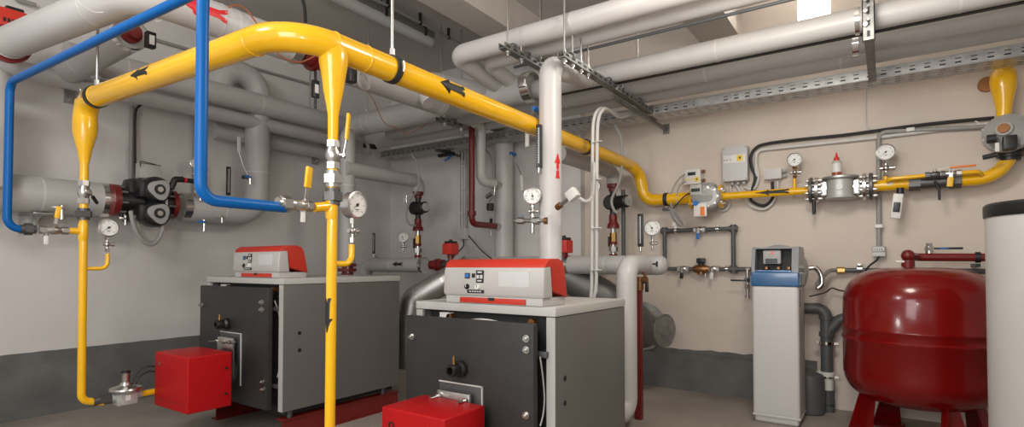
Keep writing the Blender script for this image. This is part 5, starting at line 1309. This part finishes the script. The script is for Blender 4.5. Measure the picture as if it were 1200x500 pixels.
# ================================================================== EXPANSION TANK
tc = V((3.93, -.138, 0)); R = .372
t = thing('expansion_tank', 'large dark red round expansion tank on legs right of the softener', 'tank', tc)
prof = []
zb_, ztop = .20, .985
for i in range(11):
    a = math.pi/2*i/10; prof.append((max(R*math.sin(a)**.5, .005), zb_+.18*(1-math.cos(a))))
prof += [(R, .56)]
prof += [(R+.006, .568), (R+.006, .578), (R, .585), (R, .62), (R+.006, .628), (R+.006, .640), (R, .648)]
for i in range(1, 12):
    a = math.pi/2*(1-i/11); prof.append((max(R*math.sin(a)**.5, .005), ztop-.22*(1-math.cos(a))))
sub(MB().lathe(prof, tc, Z, 56), 'vessel', 'tank_red', t)
for k, ang in enumerate((120, 208, 298, 30)):
    a = math.radians(ang); d = V((math.cos(a), math.sin(a), 0)); c = tc+d*(R*.72)
    sd = V((-d.y, d.x, 0)); M = Matrix(((d.x, sd.x, 0, c.x), (d.y, sd.y, 0, c.y), (0, 0, 1, 0), (0, 0, 0, 1)))
    l = MB(M); l.add([(-.02, -.03, .30), (-.02, .03, .30), (.04, -.085, 0), (.04, .085, 0), (-.012, -.03, .30), (-.012, .03, .30), (.048, -.085, 0), (.048, .085, 0)], [(0, 1, 3, 2), (4, 6, 7, 5), (0, 4, 5, 1), (2, 3, 7, 6), (0, 2, 6, 4), (1, 5, 7, 3)])
    l.add([(-.012, -.032, .30), (-.012, -.024, .30), (.048, -.088, 0), (.048, -.080, 0), (.03, -.032, .30), (.03, -.024, .30), (.09, -.088, 0), (.09, -.080, 0)], [(0, 1, 3, 2), (4, 6, 7, 5), (0, 4, 5, 1), (2, 3, 7, 6), (0, 2, 6, 4), (1, 5, 7, 3)])
    lo = sub(l, 'leg', 'tank_red', t)
    sub(MB(M).cyl((.05, 0, 0), (.05, 0, .012), .10, seg=24), 'foot_plate', 'tank_red', lo)
# red pipe to the tank
tq = at(1064, 300, 'x', 3.98); tq = V((3.98, tq.y, 1.045))
t = thing('red_pipe', 'dark red pipe running from the top of the red tank to the right', 'pipe', tq)
zz = at(1100, 301, 'x', 4.2).z
sub(MB().tube([(4.05, at(1064, 300, 'x', 4.05).y, .93), (4.05, at(1064, 300, 'x', 4.05).y, zz+.01), (4.18, at(1074, 300, 'x', 4.18).y, zz), (4.2, at(1175, 301, 'x', 4.2).y, zz-.005)], .024, .035, 16), 'pipe_run', 'red_oxide', t)
sub(MB().ball((4.05, at(1064, 300, 'x', 4.05).y, zz+.008), .036).cyl((4.05, at(1064, 300, 'x', 4.05).y, zz-.06), (4.05, at(1064, 300, 'x', 4.05).y, zz-.02), .034), 'elbow_fitting', 'red_oxide', t)
q = at(1146, 302, 'x', 4.2)
sub(MB().ring((4.2, q.y, zz-.003), Y, .024, .025, .008).box((4.2, q.y-.012, zz-.06), (XR, q.y+.012, zz-.04)), 'pipe_clip', 'black', t)
q = at(1089, 296, 'x', 4.2); q = V((4.2, q.y, zz))
t = thing('cap_valve', 'steel cap valve with black and blue lever on the red pipe above the tank', 'valve', q)
sub(MB().cyl(q+Z*.015, q+Z*.065, .020).hexn(q+Z*.04, q+Z*.06, .026).hexn(q+Z*.065, q+Z*.085, .018), 'body', 'steel', t)
sub(MB().box(q+V((-.012, -.16, .045)), q+V((-.004, .02, .058)), .003), 'lever', 'black', t)
sub(MB().box(q+V((-.0135, -.09, .048)), q+V((-.0115, -.05, .055))), 'lever_mark', 'tag_blue', t)
single(MB().box(at(1050, 307.5, 'x', 3.9)+V((0, -.0, 0)), at(1060, 305, 'x', 3.9)+V((.03, 0, 0)), .003), 'data_tag', 'white', 'small pale tag tied on top of the red tank', 'tag')
# ================================================================== WHITE VESSEL AT RIGHT
vc_ = V((3.137, -.632, 0)); vr = .28
t = thing('storage_cylinder', 'white cylindrical vessel with a black top band at the right edge', 'tank', vc_)
zt3 = 1.262
sub(MB().lathe([(vr-.01, 0), (vr, .01), (vr, zt3-.055)], vc_, Z, 64), 'shell', 'vessel', t)
sub(MB().lathe([(vr+.004, zt3-.060), (vr+.006, zt3-.056), (vr+.006, zt3-.012), (vr-.002, zt3-.002), (vr-.02, zt3)], vc_, Z, 64), 'lid', 'black', t)

# ================================================================== CEILING LAMP AND CONDUITS
lc = at(505, 53, 'z', 2.86)
t = thing('ceiling_lamp', 'long grey tubular lamp fixture under the ceiling at top centre', 'ceiling lamp', (lc.x-.6, lc.y, 2.86))
x1 = lc.x; x0 = lc.x-1.25; yy = lc.y
sub(MB().box((x0, yy-.055, 2.90), (x1-.01, yy+.055, 2.955), .012), 'housing', 'casing', t)
sub(MB().cyl((x0, yy, 2.885), (x1, yy, 2.885), .05, bev=.012), 'diffuser', 'cap_grey', t)
sub(MB().cyl((x1-.015, yy, 2.905), (x1+.03, yy, 2.905), .022), 'end_gland', 'steel', t)
for xx in (x1-.12, x1-.55, x1-1.0): sub(MB().box((xx-.012, yy-.06, 2.89), (xx+.012, yy+.062, 2.97), .004).cyl((xx, yy, 2.955), (xx, yy, CEIL), .006), 'clip', 'black', t)
cz_ = 2.95; cq = at(400, 3, 'z', cz_); 
t = thing('ceiling_conduit', 'thin pale conduit under the ceiling above the tubular lamp', 'conduit', (3.0, 2.95, cz_))
ca = at(445, 0, 'z', 2.97); cb_ = at(540, 53, 'z', 2.97); yy2 = (ca.y+cb_.y)/2
sub(MB().tube([(ca.x-1.4, yy2, 2.97), (cb_.x+.3, yy2, 2.97)], .012, 0, 12), 'tube_run', 'pvc_light', t)
for f in (.0, .35, .7, 1.05): sub(MB().ring((ca.x+.1+f, yy2, 2.97), X, .012, .015, .004).box((ca.x+.09+f, yy2-.008, 2.98), (ca.x+.11+f, yy2+.008, CEIL)), 'clip', 'black', t)
# conduits on the left wall, upper
single(MB().tube([at(153, 38, 'y', 4.62), at(235, 62, 'y', 4.62), at(320, 86, 'y', 4.62), at(372, 101, 'y', 4.62)], .012, 0, 10), 'wall_conduit', 'pvc_light', 'thin conduit high on the left wall above the three grey pipes', 'conduit')
single(MB().tube([at(18, -1, 'y', 4.6), at(42, 6, 'y', 4.6)], .014, 0, 10), 'wall_conduit', 'pvc_light', 'thin conduit at the very top left of the left wall', 'conduit')
single(MB().tube([at(174, 113, 'y', 4.62), at(228, 128, 'y', 4.62), at(236, 131, 'y', 4.62)], .014, 0, 10), 'wall_conduit', 'pvc_grey', 'dark bundled conduit sloping under the high pipes behind the yellow main', 'conduit')
single(MB().tube([at(228, 130, 'y', 4.62), at(227, 230, 'y', 4.62)], .013, 0, 10), 'wall_conduit', 'pvc_light', 'vertical pale conduit on the left wall beside the blue vent leg', 'conduit')
single(MB().tube([at(155, 124, 'y', 4.61), at(153, 225, 'y', 4.61)], .016, 0, 10), 'wall_conduit', 'pvc_light', 'vertical pale conduit on the left wall above the twin pump', 'conduit')
single(MB().curve([at(184, 112, 'y', 4.58), at(176, 117, 'y', 4.58), at(166, 122, 'y', 4.58), at(159, 131, 'y', 4.58), at(158, 160, 'y', 4.58), at(158.5, 195, 'y', 4.56), at(160, 222, 'y', 4.5)], .009), 'pump_cable', 'rubber', 'thick black cable bending down the left wall to the twin pump', 'cable')
single(MB().curve([at(354, -4, 'y', 3.2), at(357, 10, 'y', 3.2), at(358, 26, 'y', 3.2)], .011), 'hanging_cable', 'rubber', 'black cable hanging from the ceiling above the yellow elbow', 'cable')
# white vertical pipe at the far left edge
pipe('pale vertical pipe at the far left picture edge', [at(-13, 84, 'y', 4.2), V((at(-13, 84, 'y', 4.2).x, 4.2, WZ))], .10, m='jacket_light')

# ================================================================== CAMERA, LIGHT, WORLD
sc = bpy.context.scene
cam = bpy.data.objects.new('camera', bpy.data.cameras.new('camera')); COL.objects.link(cam)
cam.data.sensor_width = 36; cam.data.lens = 36*F/1200; cam.data.shift_y = (PY-250)/1200; cam.data.clip_start = .02
cam.location = (0, 0, CZ); cam.rotation_euler = (math.pi/2+PIT, 0, YAW-math.pi/2)
sc.camera = cam
def light(name, typ, loc, power, col, **k):
    d = bpy.data.lights.new(name, typ); d.energy = power; d.color = col
    for a, v_ in k.items(): setattr(d, a, v_)
    o = bpy.data.objects.new(name, d); COL.objects.link(o); o.location = loc; return o
def aim(o, p): o.rotation_euler = (V(p)-o.location).to_track_quat('-Z', 'Y').to_euler()
fl = light('camera_flash', 'POINT', (-.16, .02, 1.28), 26, (1, .975, .95), shadow_soft_size=.05)
ar1 = light('unseen_key_light', 'AREA', (-.9, .8, 1.75), 42, (1, .975, .95), shape='RECTANGLE', size=1.3, size_y=1.3)  # unseen key light added behind left; no doorway is known there
aim(ar1, (2.5, 2.0, 1.0))
ar2 = light('unseen_lamp', 'POINT', (-.3, 2.3, 2.72), 84, (1, .975, .95), shadow_soft_size=.25)  # unseen lamp added to brighten the left wall and the ceiling
ar3 = light('unseen_lamp', 'POINT', (2.25, .25, 2.32), 62, (1, .93, .83), shadow_soft_size=.22)  # unseen lamp added in mid-air to brighten the upper right wall
win = light('window_daylight', 'AREA', (XR+.09, .41, 2.87), 14, (1, .97, .92), shape='RECTANGLE', size=.2, size_y=.22)
win.rotation_euler = (0, math.radians(90), 0)
w = bpy.data.worlds.new('world'); sc.world = w; w.use_nodes = True
w.node_tree.nodes['Background'].inputs['Color'].default_value = (1, .98, .96, 1)
w.node_tree.nodes['Background'].inputs['Strength'].default_value = .85
vs = sc.view_settings; vs.view_transform = 'Standard'; vs.look = 'None'; vs.exposure = 0; vs.gamma = 1; vs.use_curve_mapping = False
for o in bpy.data.objects:
    if '_w' in o: del o['_w']
    if '_w' in o.keys(): del o['_w']
